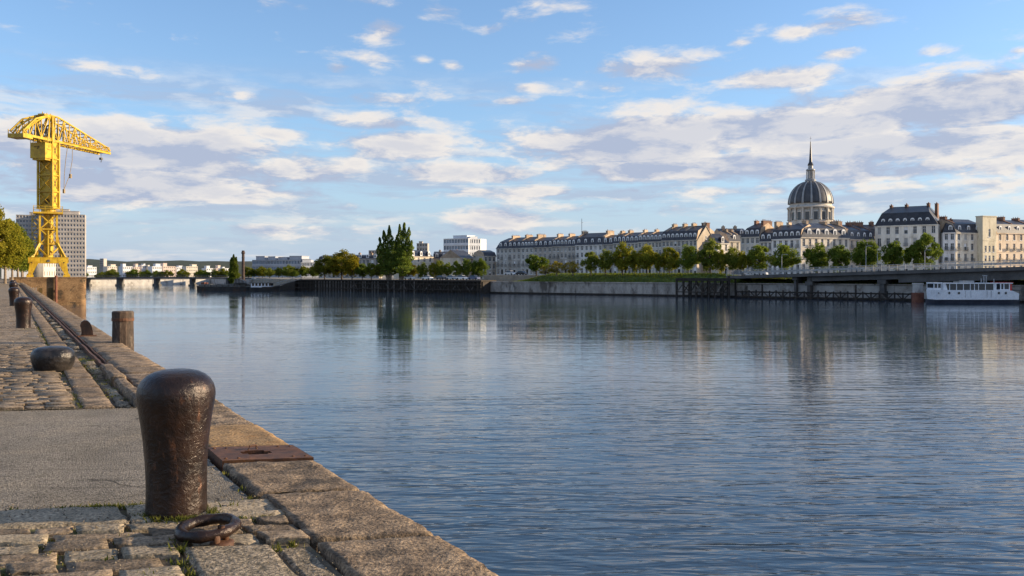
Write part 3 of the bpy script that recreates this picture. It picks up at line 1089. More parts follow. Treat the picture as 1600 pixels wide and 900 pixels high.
# horn shaped fairlead
fl = thing('mooring_horn', 'small dark curved iron mooring horn standing on the coping stones', 'mooring horn', Q(25.7, .56, 0), R(28))
mb = MB()
pr = [(-.17, 0), (-.15, .10), (-.16, .19), (-.19, .27), (-.16, .36), (-.08, .41), (.01, .40), (.08, .34), (.13, .24), (.16, .12), (.17, 0)]
n = len(pr)
vs = [(x * .85, -.075, z) for x, z in pr] + [(x * .85, .075, z) for x, z in pr] + [(x * .6, -.11, z * .92 + .01) for x, z in pr]
vs = [(x * .85, -.07, z) for x, z in pr] + [(x * .85, .07, z) for x, z in pr]
mb.add(vs, [(i, i + 1, n + i + 1, n + i) for i in range(n - 1)] + [tuple(range(n))[::-1], tuple(range(n, 2 * n))])
mb.build('horn', 'bollard_iron', fl)
mb = MB()
mb.mm(-.22, .22, -.13, .13, -.02, .018)
mb.build('foot_plate', 'rusty_iron', fl)
# timber pile in the water off the edge
pl = thing('mooring_pile', 'weathered round timber pile standing in the water just off the quay edge', 'pile', (PX(192, 20.0), 20.0, 0))
mb = MB()
mb.lathe([(.23, -2), (.235, 2), (.23, 4.2), (.222, 4.86), (.232, 4.87), (.236, 5.0), (.215, 5.03), (.10, 5.02), (.004, 5.01)], 22, fn=lambda t, z: 1 + .035 * fbm(math.cos(t) * 2.5, math.sin(t) * 2.5, z * .6) + .02 * math.sin(t * 7 + fbm(t, z)))
mb.build('shaft', 'weathered_pile', pl, smooth=False)
mb = MB()
for zz, rr in ((4.80, .246),):
    mb.lathe([(rr - .02, 0), (rr, 0), (rr, .07), (rr - .02, .07)], 22, (0, 0, zz))
mb.build('iron_band', 'rusty_iron', pl)
# ================================================================== THE YELLOW CRANE
CX, CY, CZ = -88.6, 163.1, 5.3
crane = thing('tower_crane', 'tall yellow hammerhead dock crane on a stone block at the quay', 'crane', (CX, CY, CZ))
UP = R(-9.05)      # jib and mast
LO = R(28.5)       # portal, square to the quay
Y = 'crane_yellow'
# portal
for sy in (-1, 1):
    for sx in (-1, 1):
        mb = MB()
        y = sy * 2.3
        mb.prism([(sx * 2.75, y - .28, .45), (sx * 3.4, y - .28, .45), (sx * 3.05, y - .28, 2.75), (sx * 2.9, y - .28, 3.55), (sx * 1.55, y - .28, 3.55), (sx * 1.75, y - .28, 2.55)][::sx], (0, .56, 0))
        leg = mb.build('portal_leg', Y, crane, (0, 0, 0), LO)
        mb = MB()
        mb.mm(sx * 3.08 - .55, sx * 3.08 + .55, y - .4, y + .4, .02, .42)
        mb.bar((sx * 3.08 - .4, y, .42), (sx * 3.08, y, .75), .3)
        mb.bar((sx * 3.08 + .4, y, .42), (sx * 3.08, y, .75), .3)
        mb.build('bogie', Y, leg)
for sy in (-1, 1):
    mb = MB()
    mb.mm(-3.35, 3.35, sy * 2.3 - .26, sy * 2.3 + .26, 2.62, 3.66)
    bm_ = mb.build('portal_beam', Y, crane, (0, 0, 0), LO)
    if sy < 0:
        mb = MB()
        mb.mm(-3.45, 3.45, -2.64, -1.9, 3.662, 3.76)
        for xx in (-1.25, 1.6):
            mb.mm(xx - .04, xx + .04, -2.585, -2.555, 2.64, 3.64)
        mb.build('top_flange', Y, bm_)
        mb = MB()
        mb.lathe([(.0, 0), (.24, 0), (.26, .05), (.24, .09), (.0, .09)], 14)
        o = mb.build('hub_cap', 'dull_metal', bm_, (.0, -2.56, 3.05))
        o.rotation_euler = (R(90), 0, 0)
        for xx in (-2.75, 2.6):
            mb = MB()
            mb.lathe([(.0, 0), (.12, 0), (.12, .03), (0, .03)], 10)
            o = mb.build('access_hole_shade', 'print_and_hole_shade', bm_, (xx, -2.60, 2.75))  # flat dark disc, the hole's shade put into its colour
            o.rotation_euler = (R(90), 0, 0)
for sx in (-1, 1):
    mb = MB()
    mb.mm(sx * 2.8 - .26, sx * 2.8 + .26, -2.04, 2.04, 2.7, 3.6)
    mb.build('side_beam', Y, crane, (0, 0, 0), LO)
# splayed foot of the tower, and the braced column up to the slewing ring
hw = 1.42
corners = [(-1, -1), (1, -1), (1, 1), (-1, 1)]
for (sx, sy) in corners:
    mb = MB()
    mb.bar((sx * 2.75, sy * 2.15, 3.7), (sx * hw, sy * hw, 6.4), .42)
    mb.bar((sx * hw, sy * hw, 6.3), (sx * hw, sy * hw, 12.0), .34)
    mb.build('column', Y, crane, (0, 0, 0), LO)
for k in range(4):
    a, b = corners[k], corners[(k + 1) % 4]
    for (z0, z1) in ((6.3, 9.1), (9.1, 11.9)):
        for (p, q) in ((a, b), (b, a)):
            mb = MB()
            mb.bar((p[0] * hw, p[1] * hw, z0), (q[0] * hw, q[1] * hw, z1), .20)
            mb.build('brace', Y, crane, (0, 0, 0), LO)
        mb = MB()
        mb.bar((a[0] * hw, a[1] * hw, z0), (b[0] * hw, b[1] * hw, z0), .24)
        mb.build('ledger', Y, crane, (0, 0, 0), LO)
    mid = ((a[0] + b[0]) / 2 * 2.15, (a[1] + b[1]) / 2 * 2.15, 3.75)
    for p in (a, b):
        mb = MB()
        mb.bar(mid, (p[0] * 1.75, p[1] * 1.65, 5.6), .26)
        mb.build('brace', Y, crane, (0, 0, 0), LO)
    mb = MB()
    mb.bar(mid, ((a[0] + b[0]) / 2 * hw, (a[1] + b[1]) / 2 * hw, 8.8), .24)
    mb.build('brace', Y, crane, (0, 0, 0), LO)
mb = MB()
mb.lathe([(.85, 3.7), (.85, 12.3)], 14)
mb.build('king_post', Y, crane, (0, 0, 0), LO)
# stair tower on the left
mb = MB()
for (xx, yy) in ((-2.75, -.7), (-1.75, -.7), (-2.75, .5), (-1.75, .5)):
    mb.bar((xx, yy, 3.7), (xx, yy, 12.1), .10)
for k in range(6):
    z = 4.2 + k * 1.35
    mb.bar((-2.75 if k % 2 else -1.75, -.7, z), (-1.75 if k % 2 else -2.75, -.7, z + 1.2), .14)
    mb.mm(-2.85, -1.7, -.75, .55, z - .04, z + .04)
mb.build('stair_tower', Y, crane, (0, 0, 0), LO)
# slewing platform
plat = MB()
plat.mm(-2.55, 2.45, -2.2, 2.2, 12.0, 12.34)
pf = plat.build('platform', Y, crane, (0, 0, 0), LO)
mb = MB()
P4 = [(-2.5, -2.15), (2.4, -2.15), (2.4, 2.15), (-2.5, 2.15)]
for k in range(4):
    a, b = P4[k], P4[(k + 1) % 4]
    for z in (12.9, 13.4):
        mb.bar((*a, z), (*b, z), .07)
    for t in range(5):
        x_, y_ = a[0] + (b[0] - a[0]) * t / 5, a[1] + (b[1] - a[1]) * t / 5
        mb.bar((x_, y_, 12.34), (x_, y_, 13.45), .07)
mb.build('railing', Y, pf)
# mast: recessed panels behind cross braces on the wide side, plate with dark painted cut-outs on the narrow one
mx, my = 1.5, .9
z0, z1 = 12.5, 25.8
m_ = MB()
m_.lathe([(1.25, 11.9), (1.25, 13.4)], 16)
m_.mm(-mx + .12, mx - .12, -my + .28, my - .12, 13.2, z1)
for (sx, sy) in corners:
    m_.mm(sx * mx - .17, sx * mx + .17, sy * my - .17, sy * my + .17, 13.2, z1 + (4.7 if sy < 0 else 0))
m_.mm(-mx - .2, mx + .2, -my - .2, my + .2, 12.95, 13.2)
mast = m_.build('mast', Y, crane, (0, 0, 0), UP)
zl = [13.2, 16.3, 19.4, 22.5, 25.8]
for k in range(4):
    for sg in (1, -1):
        mb = MB()
        mb.bar((-mx * sg, -my + .02 * sg - .05, zl[k] + .1), (mx * sg, -my + .02 * sg - .05, zl[k + 1] - .1), .18, .14)
        mb.build('cross_brace', Y, mast)
    mb = MB()
    mb.bar((-mx + .17, -my, zl[k]), (mx - .17, -my, zl[k]), .22)
    mb.build('ledger', Y, mast)
    for xx in (mx + .01, -mx - .01):
        mb = MB()
        mb.bar((xx, -my + .17, zl[k]), (xx, my - .17, zl[k]), .22)
        mb.build('ledger', Y, mast)
# shade painted as flat dark shapes: cross cut-outs (lit side), round hole (wide side)
for k in range(4):
    za, zb = zl[k] + .35, zl[k + 1] - .35
    mb = MB()
    h = (zb - za)
    for sg in (1, -1):
        mb.bar((mx - .115, -.5 * sg, za + h * .08), (mx - .115, .5 * sg, zb - h * .08), .06, .17)
    mb.build('cut_out_shade', 'print_and_hole_shade', mast)
mb = MB()
mb.lathe([(0, 0), (.5, 0), (.5, .06), (0, .06)], 18)
o = mb.build('port_hole_shade', 'print_and_hole_shade', mast, (.25, -.62, 14.4))
o.rotation_euler = (R(90), 0, 0)
# cab
cab = MB()
cab.mm(-1.62, 1.52, -2.85, -.93, 22.4, 25.3)
cab.mm(-1.35, 1.3, -2.6, -.95, 22.05, 22.4)
cb = cab.build('cab', Y, crane, (0, 0, 0), UP)
mb = MB()
for (a, b) in (((-1.6, -2.83), (1.5, -2.83)), ((-1.6, -2.83), (-1.6, -.95)), ((1.5, -2.83), (1.5, -1.0))):
    for z in (25.8, 26.3):
        mb.bar((*a, z), (*b, z), .07)
    for t in range(5):
        x_, y_ = a[0] + (b[0] - a[0]) * t / 4, a[1] + (b[1] - a[1]) * t / 4
        mb.bar((x_, y_, 25.3), (x_, y_, 26.3), .07)
mb.build('railing', Y, cb)
# worn lettering on the cab: too small to read, kept as the marks it shows
mk = MB()
for (x0, x1, za, zb) in ((-.85, -.72, 24.42, 24.62), (-.66, -.5, 24.40, 24.60), (-.45, -.3, 24.42, 24.66), (-.2, .28, 24.5, 24.66), (-.12, .3, 24.3, 24.44), (-.2, .1, 24.08, 24.24), (.16, .3, 24.46, 24.6)):
    mk.mm(x0, x1, -2.862, -2.852, za, zb)
for (y0, y1, za, zb) in ((-2.0, -1.78, 24.62, 24.78), (-2.35, -2.25, 24.0, 24.25), (-2.15, -1.9, 23.98, 24.14), (-1.8, -1.35, 23.95, 24.1)):
    mk.mm(1.522, 1.532, y0, y1, za, zb)
kind(mk.build('lettering', 'print_and_hole_shade', cb), 'stuff')

# jib: two trussed sides
top = [(-8.3, 26.6), (-5.2, 29.3), (-1.5, 30.65), (1.0, 30.65), (16.2, 27.0), (17.0, 26.5)]
tops = top


def top_h(y):
    for i in range(len(top) - 1):
        if top[i][0] <= y <= top[i + 1][0]:
            t = (y - top[i][0]) / (top[i + 1][0] - top[i][0])
            return top[i][1] * (1 - t) + top[i + 1][1] * t
    return 26.6


BH = 25.95
jm = MB()
for sx in (-1, 1):
    x = sx * 1.3
    for i in range(len(top) - 1):
        jm.bar((x, top[i][0], top[i][1]), (x, top[i + 1][0], top[i + 1][1]), .26)
    jm.mm(x - .2, x + .2, -8.3, 17.0, BH - .22, BH + .22)
jib = jm.build('jib', Y, crane, (0, 0, 0), UP)
nodes = [-8.3, -6.8, -5.2, -3.6, -1.5, 1.0, 2.6, 4.2, 5.8, 7.4, 9.0, 10.6, 12.2, 13.7, 15.1, 16.2]
for sx in (-1, 1):
    x = sx * 1.3
    for i in range(len(nodes) - 1):
        a, b = nodes[i], nodes[i + 1]
        mb = MB()
        mb.bar((x, b, BH), (x, b, top_h(b)), .15)
        mb.build('upright', Y, jib)
        mb = MB()
        if i % 2:
            mb.bar((x, a, BH), (x, b, top_h(b)), .15)
        else:
            mb.bar((x, a, top_h(a)), (x, b, BH), .15)
        mb.build('diagonal', Y, jib)
for i, b in enumerate(nodes):
    for z in ((BH, top_h(b)) if i > 1 else (BH,)):
        mb = MB()
        mb.bar((-1.2, b, z), (1.2, b, z), .15)
        mb.build('cross_tie', Y, jib)
# walkway with railing along the jib
mb = MB()
for k in range(24):
    y_ = 2.5 + k * .6
    mb.bar((1.62, y_, BH + .2), (1.62, y_, BH + 1.15), .06)
mb.bar((1.62, 2.5, BH + 1.15), (1.62, 16.4, BH + 1.15), .07)
mb.bar((1.62, 2.5, BH + .7), (1.62, 16.4, BH + .7), .05)
mb.mm(1.3, 1.72, 2.4, 16.6, BH + .225, BH + .28)
mb.build('walkway', Y, jib)
# bowed stays of the counter jib, frame of the tower head
for x in (-1.0, .2, 1.35):
    mb = MB()
    pts_ = [(x, -8.0 + 7.8 * t, 26.3 + 4.1 * math.sin(t * math.pi / 2) ** .85) for t in [i / 8 for i in range(9)]]
    mb.tube(pts_, .16, 6)
    mb.build('bowed_stay', Y, jib)
for sy in (-.9, .6):
    for sx in (-1, 1):
        mb = MB()
        mb.tube([(sx * 1.5, sy - 1.1, 25.6), (sx * 1.45, sy - .9, 27.6), (sx * 1.1, sy - .2, 29.4), (sx * .8, sy, 30.6)], .17, 6)
        mb.build('head_frame', Y, crane, (0, 0, 0), UP)
mb = MB()
mb.mm(-1.6, 1.6, -8.6, -6.2, 25.35, 26.1)
mb.bar((-1.55, -8.5, 26.1), (-1.55, -8.5, 26.9), .1)
mb.bar((1.55, -8.5, 26.1), (1.55, -8.5, 26.9), .1)
mb.bar((-1.55, -8.5, 26.6), (1.55, -8.5, 26.6), .07)
mb.build('counterweight', Y, crane, (0, 0, 0), UP)
for (yy, rr) in ((-2.6, 1.15), (-.5, 1.35), (1.5, 1.1)):
    mb = MB()
    pts_ = [(0, math.cos(2 * math.pi * i / 20) * rr, math.sin(2 * math.pi * i / 20) * rr) for i in range(20)]
    for xx in (-.75, .75):
        mb.tube([(xx, p[1], p[2]) for p in pts_], .14, 6, closed=True)
        for k in range(4):
            p = pts_[k * 5]
            mb.bar((xx, 0, 0), (xx, p[1], p[2]), .12)
    mb.bar((-.9, 0, 0), (.9, 0, 0), .3)
    o = mb.build('winch_wheel', 'dull_metal', crane, (0, 0, 0), UP)
    o.location = Matrix.Rotation(UP, 3, 'Z') @ Vector((0, yy, 27.55))
mb = MB()
mb.mm(-.7, .7, -2.0, .9, 30.6, 30.9)
for yy in (-1.6, -.4, .6):
    mb.bar((0, yy, 30.9), (0, yy, 31.3), .12)
mb.build('head_platform', Y, crane, (0, 0, 0), UP)
mb = MB()
mb.tube([(1.1, 4.0, 25.7), (1.0, 3.6, 23.0), (.9, 3.3, 20.0), (.9, 3.2, 17.0)], .06, 5)
mb.tube([(1.1, 5.4, 25.7), (1.2, 5.2, 23.0), (1.1, 4.6, 20.0), (.9, 3.2, 17.0)], .06, 5)
mb.mm(.75, 1.05, 3.0, 3.4, 16.3, 17.1)
mb.mm(1.0, 1.35, 4.5, 4.9, 19.4, 20.2)
mb.build('hoist_rope', 'rope', crane, (0, 0, 0), UP)
mb = MB()
mb.tube([(0, 15.9, 25.7), (0, 15.9, 24.9)], .05, 5)
mb.mm(-.25, .25, 15.6, 16.2, 24.5, 24.95)
mb.tube([(0, 15.9, 24.5), (0, 16.1, 24.2), (0, 15.9, 24.0), (0, 15.7, 24.1)], .06, 5)
mb.build('hook_block', 'dull_metal', crane, (0, 0, 0), UP)

# its stone block
blk = thing('crane_block', 'massive brown stone block rising from the river under the yellow crane', 'stone pier', (-81.0, 162.4, 0), LO)
mb = MB()
mb.mm(-12.6, -.9, 0, 14, -2, 5.05)
mb.mm(-1.0, -.02, .9, 14, -2, 5.045)
mb.lathe([(.9, -2), (.9, 5.04)], 20, (-.92, .92, 0))
mb.build('body', 'block_masonry', blk)
mb = MB()
mb.mm(-12.65, .06, -.06, 14.05, 5.05, 5.3)
mb.build('cap_slab', 'block_masonry', blk)
mb = MB()
mb.mm(-12.7, -.9, -.12, .0, -2, .55)
mb.build('footing', 'block_masonry', blk)
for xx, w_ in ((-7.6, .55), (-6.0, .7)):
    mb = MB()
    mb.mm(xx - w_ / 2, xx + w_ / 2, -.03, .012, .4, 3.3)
    mb.build('recess_shade', 'print_and_hole_shade', blk)  # raised dark panel; colour stands in for the shade of a recess
mb = MB()
mb.lathe([(.24, -2), (.24, 5.5), (.18, 5.6)], 12, (-5.1, -.42, 0))
mb.mm(-5.35, -4.85, -.42, .0, 2.6, 2.9)
mb.build('fender_pile', 'red_rust', blk)
mb = MB()
for xx in (-8.75, -8.35):
    mb.bar((xx, -.25, 1.5), (xx, -.25, 3.4), .09)
for k in range(6):
    mb.bar((-8.75, -.25, 1.6 + k * .33), (-8.35, -.25, 1.6 + k * .33), .06)
mb.build('ladder', 'pale_metal', blk)
# ================================================================== BUILDINGS
MESH = {}


def shared(key, fn):
    if key not in MESH:
        MESH[key] = fn()
    return MESH[key]


def window_mesh(w, h, style='french'):
    if style == 'french' and rnd.random() < .16:
        style = rnd.choice(('closed', 'blind'))
    """a recessed window: frame, glazing bars and dark panes; the facade plane is y = 0 and it is set back .22"""
    def mk():
        mb = MB()
        y = .20
        if style == 'closed':
            mb.quad((-w / 2, y, 0), (w / 2, y, 0), (w / 2, y, h), (-w / 2, y, h), 2)
        elif style == 'blind':
            mb.quad((-w / 2, y, 0), (w / 2, y, 0), (w / 2, y, h * .5), (-w / 2, y, h * .5), 1)
            mb.quad((-w / 2, y - .02, h * .5), (w / 2, y - .02, h * .5), (w / 2, y - .02, h), (-w / 2, y - .02, h), 0)
        else:
            mb.quad((-w / 2, y, 0), (w / 2, y, 0), (w / 2, y, h), (-w / 2, y, h), 1)
        t = .07
        mb.mm(-w / 2, -w / 2 + t, y - .06, y - .004, 0, h)
        mb.mm(w / 2 - t, w / 2, y - .06, y - .004, 0, h)
        mb.mm(-w / 2 + t, w / 2 - t, y - .06, y - .004, h - t, h)
        mb.mm(-w / 2 + t, w / 2 - t, y - .06, y - .004, 0, t)
        if style == 'french':
            mb.mm(-.035, .035, y - .055, y - .004, t, h - t)
            mb.mm(-w / 2 + t, w / 2 - t, y - .05, y - .006, h * .66, h * .66 + .05)
        mb.mm(-w / 2 - .1, w / 2 + .1, -.10, .0, -.12, -.01, 0)
        return mb.mesh('window', ['window_frame', 'window_glass', 'shutter'])
    return shared(('win', w, h, style), mk)


def balcony_mesh(w):
    def mk():
        mb = MB()
        mb.mm(-w / 2, w / 2, -.45, -.0, -.16, -.06)
        mb.bar((-w / 2, -.42, .85), (w / 2, -.42, .85), .06)
        k = int(w / .22)
        for i in range(k + 1):
            x = -w / 2 + w * i / k
            mb.bar((x, -.42, -.06), (x, -.42, .85), .05)
        return mb.mesh('balcony', 'dull_metal')
    return shared(('balc', w), mk)


def dormer_mesh(w=1.15, h=1.7, arch=True):
    def mk():
        mb = MB()
        d = 1.5
        # white stone front with a window, a rounded or pointed head and slate cheeks
        n = 7 if arch else 3
        head = [(math.cos(math.pi * i / (n - 1)) * w / 2, h * .72 + math.sin(math.pi * i / (n - 1)) * h * .28) for i in range(n)]
        prof_ = [(-w / 2, 0), (w / 2, 0)] + head
        mb.prism([(x, 0, z) for x, z in prof_][::-1], (0, .16, 0), 0)
        mb.prism([(x * .93, .16, z * .97) for x, z in prof_][::-1], (0, d, 0), 2)
        mb.quad((-w * .30, -.012, h * .1), (w * .30, -.012, h * .1), (w * .30, -.012, h * .74), (-w * .30, -.012, h * .74), 1)
        mb.mm(-.03, .03, -.03, -.015, h * .1, h * .74, 0)
        mb.mm(-w * .6, w * .6, -.06, .03, -.06, .02, 0)
        return mb.mesh('dormer', ['window_frame', 'window_glass', 'slate'])
    return shared(('dorm', w, h, arch), mk)


def facade_mesh(mb, W, H, openings, depth=.24, m=0):
    """front wall in the plane y = 0 from x 0..W, z 0..H, with recessed openings (x0, x1, z0, z1)"""
    xs = sorted(set([0, W] + [round(o[0], 4) for o in openings] + [round(o[1], 4) for o in openings]))
    zs = sorted(set([0, H] + [round(o[2], 4) for o in openings] + [round(o[3], 4) for o in openings]))
    op = [tuple(round(k, 4) for k in o) for o in openings]
    for j in range(len(zs) - 1):
        run = None
        for i in range(len(xs) - 1):
            cx_, cz_ = (xs[i] + xs[i + 1]) / 2, (zs[j] + zs[j + 1]) / 2
            hole = any(o[0] < cx_ < o[1] and o[2] < cz_ < o[3] for o in op)
            if not hole:
                if run is None:
                    run = xs[i]
            if (hole or i == len(xs) - 2) and run is not None:
                e = xs[i] if hole else xs[i + 1]
                mb.quad((run, 0, zs[j]), (e, 0, zs[j]), (e, 0, zs[j + 1]), (run, 0, zs[j + 1]), m)
                run = None
    for (a, b, c, d) in op:
        mb.quad((a, 0, c), (a, 0, d), (a, depth, d), (a, depth, c), m)
        mb.quad((b, 0, d), (b, 0, c), (b, depth, c), (b, depth, d), m)
        mb.quad((a, 0, c), (a, depth, c), (b, depth, c), (b, 0, c), m)
        mb.quad((a, 0, d), (b, 0, d), (b, depth, d), (a, depth, d), m)


def roof_profile(D, h, style):
    if style == 'mansard':
        return [(-.3, -.05), (.95, h * .62), (D / 2, h), (D - .95, h * .62), (D + .3, -.05)]
    return [(-.3, -.05), (D / 2, h), (D + .3, -.05)]


def house(label, A, B, z0, eave, ridge, nw, floors, tint=(1, 1, 1), style='mansard', hipl=0.0, hipr=0.0, chims=(), ndorm=0, D=11.0, name='townhouse', cat='house', group='houses along the far quay',
          side_windows=0, balc=1, ww=1.0, door=True, shutters=False, chim_mat='chimney_stone', arch=True, dorm_scale=1.0):
    A, B = Vector(A), Vector(B)
    e = B - A
    W = e.length
    rz = math.atan2(e.y, e.x)
    t = thing(name, label, cat, (A.x, A.y, z0), rz, group)
    W -= .04
    H = eave
    # storeys: taller below
    wts = [1.18] + [1.08 - .08 * i for i in range(floors - 1)]
    tot = sum(wts)
    zf = [0]
    for w_ in wts:
        zf.append(zf[-1] + H * w_ / tot)
    ops, wins, balcs = [], [], []
    pitch = W / nw
    ww = min(ww, pitch * .62)
    for k in range(floors):
        fh = zf[k + 1] - zf[k]
        wh = fh * (.66 if k else .74)
        sill = zf[k] + fh * (.20 if k else .06)
        for i in range(nw):
            xc = pitch * (i + .5)
            ops.append((xc - ww / 2, xc + ww / 2, sill, sill + wh))
            wins.append((xc, sill, wh, k))
    mb = MB()
    facade_mesh(mb, W, H, ops)
    mb.quad((W, 0, 0), (W, D, 0), (W, D, H), (W, 0, H))
    mb.quad((0, D, 0), (0, 0, 0), (0, 0, H), (0, D, H))
    mb.quad((W, D, 0), (0, D, 0), (0, D, H), (W, D, H))
    mb.quad((0, 0, H), (W, 0, H), (W, D, H), (0, D, H))
    wall = mb.build('wall', 'facade_stone', t)
    wall.color = c4(tint)
    mb = MB()
    mb.mm(-.02, W + .02, -.28, 0 - .002, H - .34, H)
    o = mb.build('cornice', 'facade_stone', t)
    o.color = c4(tint)
    for k in range(1, min(3, floors)):
        mb = MB()
        mb.mm(0, W, -.12 if k == 1 else -.08, -.002, zf[k] - .1, zf[k] + .1)
        o = mb.build('string_course', 'facade_stone', t)
        o.color = c4(tint)
    for (xc, zs_, wh, k) in wins:
        wh_ = round(wh, 1)
        me = window_mesh(round(ww, 1), wh_)
        o = link('window', me, t, (xc, 0, zs_))
        o.scale = (ww / round(ww, 1), 1, wh / wh_)
        if k in (1, 2) and balc and (k == 1 or rnd.random() < .5):
            link('balcony', balcony_mesh(round(ww + .3, 1)), t, (xc, 0, zs_ + .02))
    # the lit end wall may have windows too (each a shallow recess with its own frame)
    if side_windows:
        for k in range(floors):
            fh = zf[k + 1] - zf[k]
            for i in range(side_windows):
                yc = D * (i + .5) / side_windows
                me = window_mesh(1.0, 1.6)
                o = link('window', me, t, (W + .19, yc, zf[k] + fh * .24), R(90))
    # roof
    h = ridge - eave
    pr_ = roof_profile(D, h, style)
    mb = MB()
    n = len(pr_)

    def end(x, sgn, hip):
        out_ = []
        for (y, z) in pr_:
            out_.append((x + sgn * hip * max(0, z) / h, y, H + z))
        return out_
    L_ = end(-.05, 1, hipl)
    R_ = end(W + .05, -1, hipr)
    vs = L_ + R_
    for i in range(n - 1):
        mb.add([L_[i], R_[i], R_[i + 1], L_[i + 1]], [(0, 1, 2, 3)], 0)
    mb.add(R_, [tuple(range(n))], 0 if hipr else 1)
    mb.add(L_, [tuple(range(n))[::-1]], 0 if hipl else 1)
    roof = mb.build('roof', ['slate', 'chimney_stone'], t)
    for i in range(ndorm):
        xd = W * (i + .5) / ndorm
        if hipl or hipr:
            xd = hipl * .45 + (W - .45 * (hipl + hipr)) * (i + .5) / ndorm
        o = link('dormer', dormer_mesh(arch=arch), roof, (xd, .12, H + .35))
        o.scale = (dorm_scale, 1, dorm_scale * min(1.15, h * .5 / 1.7 + .35))
    for ch in chims:
        fx, dep, up = ch[:3]
        wall_up = ch[3] if len(ch) > 3 else True
        x = min(max(W * fx, .4), W - .4)
        mb = MB()
        zt = H + h + up * .7
        if wall_up:
            mb.prism([(x - .28, y * .96 + D * .02, H + max(z, 0) + .28) for (y, z) in pr_] + [(x - .28, D * .9, H), (x - .28, D * .1, H)], (.56, 0, 0))
        mb.mm(x - .42, x + .42, D / 2 - dep / 2, D / 2 + dep / 2, H + (h * .5 if wall_up else 0), zt)
        mb.mm(x - .5, x + .5, D / 2 - dep / 2 - .08, D / 2 + dep / 2 + .08, zt, zt + .16)
        mp = mb
        k = max(2, int(dep / .75))
        for j in range(k):
            y = D / 2 - dep / 2 + dep * (j + .5) / k
            mp.lathe([(.11, 0), (.10, .22), (.12, .3 + .2 * rnd.random())], 7, (x, y, zt + .16), 1)
        mp.build('chimney', [chim_mat, 'terracotta'], roof)
    if door:
        mb = MB()
        xd = pitch * (nw // 2 + .5)
        mb.mm(xd - .46, xd + .46, .10, .14, 0, 2.1)
        mb.build('door', 'dark_timber', t)
    return t


def on_line(px, p0, p1):
    """the point of the ground line p0-p1 that stands in the direction of column px"""
    u = (px - 800) / F
    dx_, dy_ = p1.x - p0.x, p1.y - p0.y
    t = (u * p0.y - p0.x) / (dx_ - u * dy_)
    return Vector((p0.x + dx_ * t, p0.y + dy_ * t))


GZ = 5.5
r0, r1 = PP(775, 350), PP(1115, 285)


def row(px0, px1, eave_y, ridge_y, label, nw, floors, line=(r0, r1), z0=GZ, **kw):
    A, B = on_line(px0, *line), on_line(px1, *line)
    ym = (A.y + B.y) / 2
    eave = PZ(eave_y, ym) - z0
    D = kw.get('D', 11.0)
    ridge = PZ(ridge_y, ym + D * .45) - z0
    return house(label, A, B, z0, eave, ridge, nw, floors, **kw)


cool = (.62, .60, .58)
warm = (.62, .56, .47)
pale = (.74, .73, .72)
row(775.5, 793.5, 388, 372, 'grey townhouse at the left end of the terrace with a steep slate end', 3, 4, tint=(.56, .55, .54), hipl=2.2, chims=[(.96, 4.5, .9)], ndorm=2)
row(793.5, 814, 387.5, 371, 'narrow grey townhouse with a big stone chimney wall, second in the terrace', 3, 4, tint=(.50, .48, .46), chims=[(.96, 4, 1.0)], ndorm=3)
row(814, 833.5, 387, 370, 'pale townhouse with four white dormers, behind the dark round tree', 3, 4, tint=(.66, .65, .63), chims=[(.97, 5, .9)], ndorm=4)
row(833.5, 863, 386, 370.5, 'brownish grey townhouse with a low roof behind the pale yellow trees', 4, 4, tint=(.47, .44, .41), chims=[(.97, 3.2, 1.2)], ndorm=4)
row(863, 899, 384.5, 369, 'long grey townhouse with two stone chimney walls above the yellow trees', 6, 4, tint=(.50, .47, .44), chims=[(.48, 3.4, 1.0)], ndorm=6)
row(899, 941.5, 382.5, 364, 'white townhouse under the tall plain slate roof with the thin aerial', 6, 4, tint=(.80, .79, .78), chims=[(.03, 3.2, .8), (.97, 4.2, .6)], ndorm=4)
row(941.5, 958, 381.5, 367, 'small townhouse with a rounded slate roof beside the tall plain roof', 2, 4, tint=(.47, .44, .41), chims=[(.95, 2.2, .3)], ndorm=2, style='mansard')
row(958, 997, 379.5, 363.5, 'long cream townhouse with six dormers and three stubby chimneys', 7, 4, tint=(.64, .62, .59), chims=[(.05, 2.2, .8), (.38, 2.6, .9), (.97, 2.2, .9)], ndorm=6)
row(997, 1034, 377.5, 362, 'cream townhouse with low chimneys left of the tallest terrace roof', 7, 4, tint=(.66, .63, .58), chims=[(.45, 2, .8)], ndorm=6)
g9 = row(1034, 1089, 375, 353.5, 'large cream townhouse closing the terrace with a bare lit gable', 9, 4, tint=(.62, .58, .52), chims=[(.10, 2.6, .9), (.40, 2.4, .9), (.66, 2.6, .9), (.985, 1.6, 1.1, False)], ndorm=8, D=13)
# lower houses between the terrace and the domed church
lA, lB = PP(1118, 290), PP(1160, 296)
row(1121, 1139, 380, 365, 'low white house with a bright gable right of the bare gable wall', 2, 3, line=(lA, lB), tint=(.85, .82, .78), style='gable', ndorm=1, balc=0, D=9)
row(1139, 1157, 377, 361, 'small dark roofed house squeezed between the low white house and the hipped one', 2, 3, line=(PP(1139, 305), PP(1160, 308)), tint=(.6, .56, .5), chims=[(.4, 2.5, .6), (.9, 2, .5)], ndorm=1, balc=0, D=9)
qa, qb = PP(1156, 283), PP(1252, 268)
row(1157, 1187, 370, 349, 'tall narrow townhouse with a hipped slate roof and arched dormers', 4, 4, line=(qa, qb), tint=(.72, .68, .62), hipl=3.0, chims=[(.42, 2.0, .9, False), (.97, 6.0, .6)], ndorm=3, chim_mat='brick_red')
row(1187, 1206, 377, 357, 'lower townhouse with a steep dark roof between two taller chimneys', 3, 3, line=(qa, qb), tint=(.70, .68, .65), chims=[(.95, 4.5, 2.6)], ndorm=2)
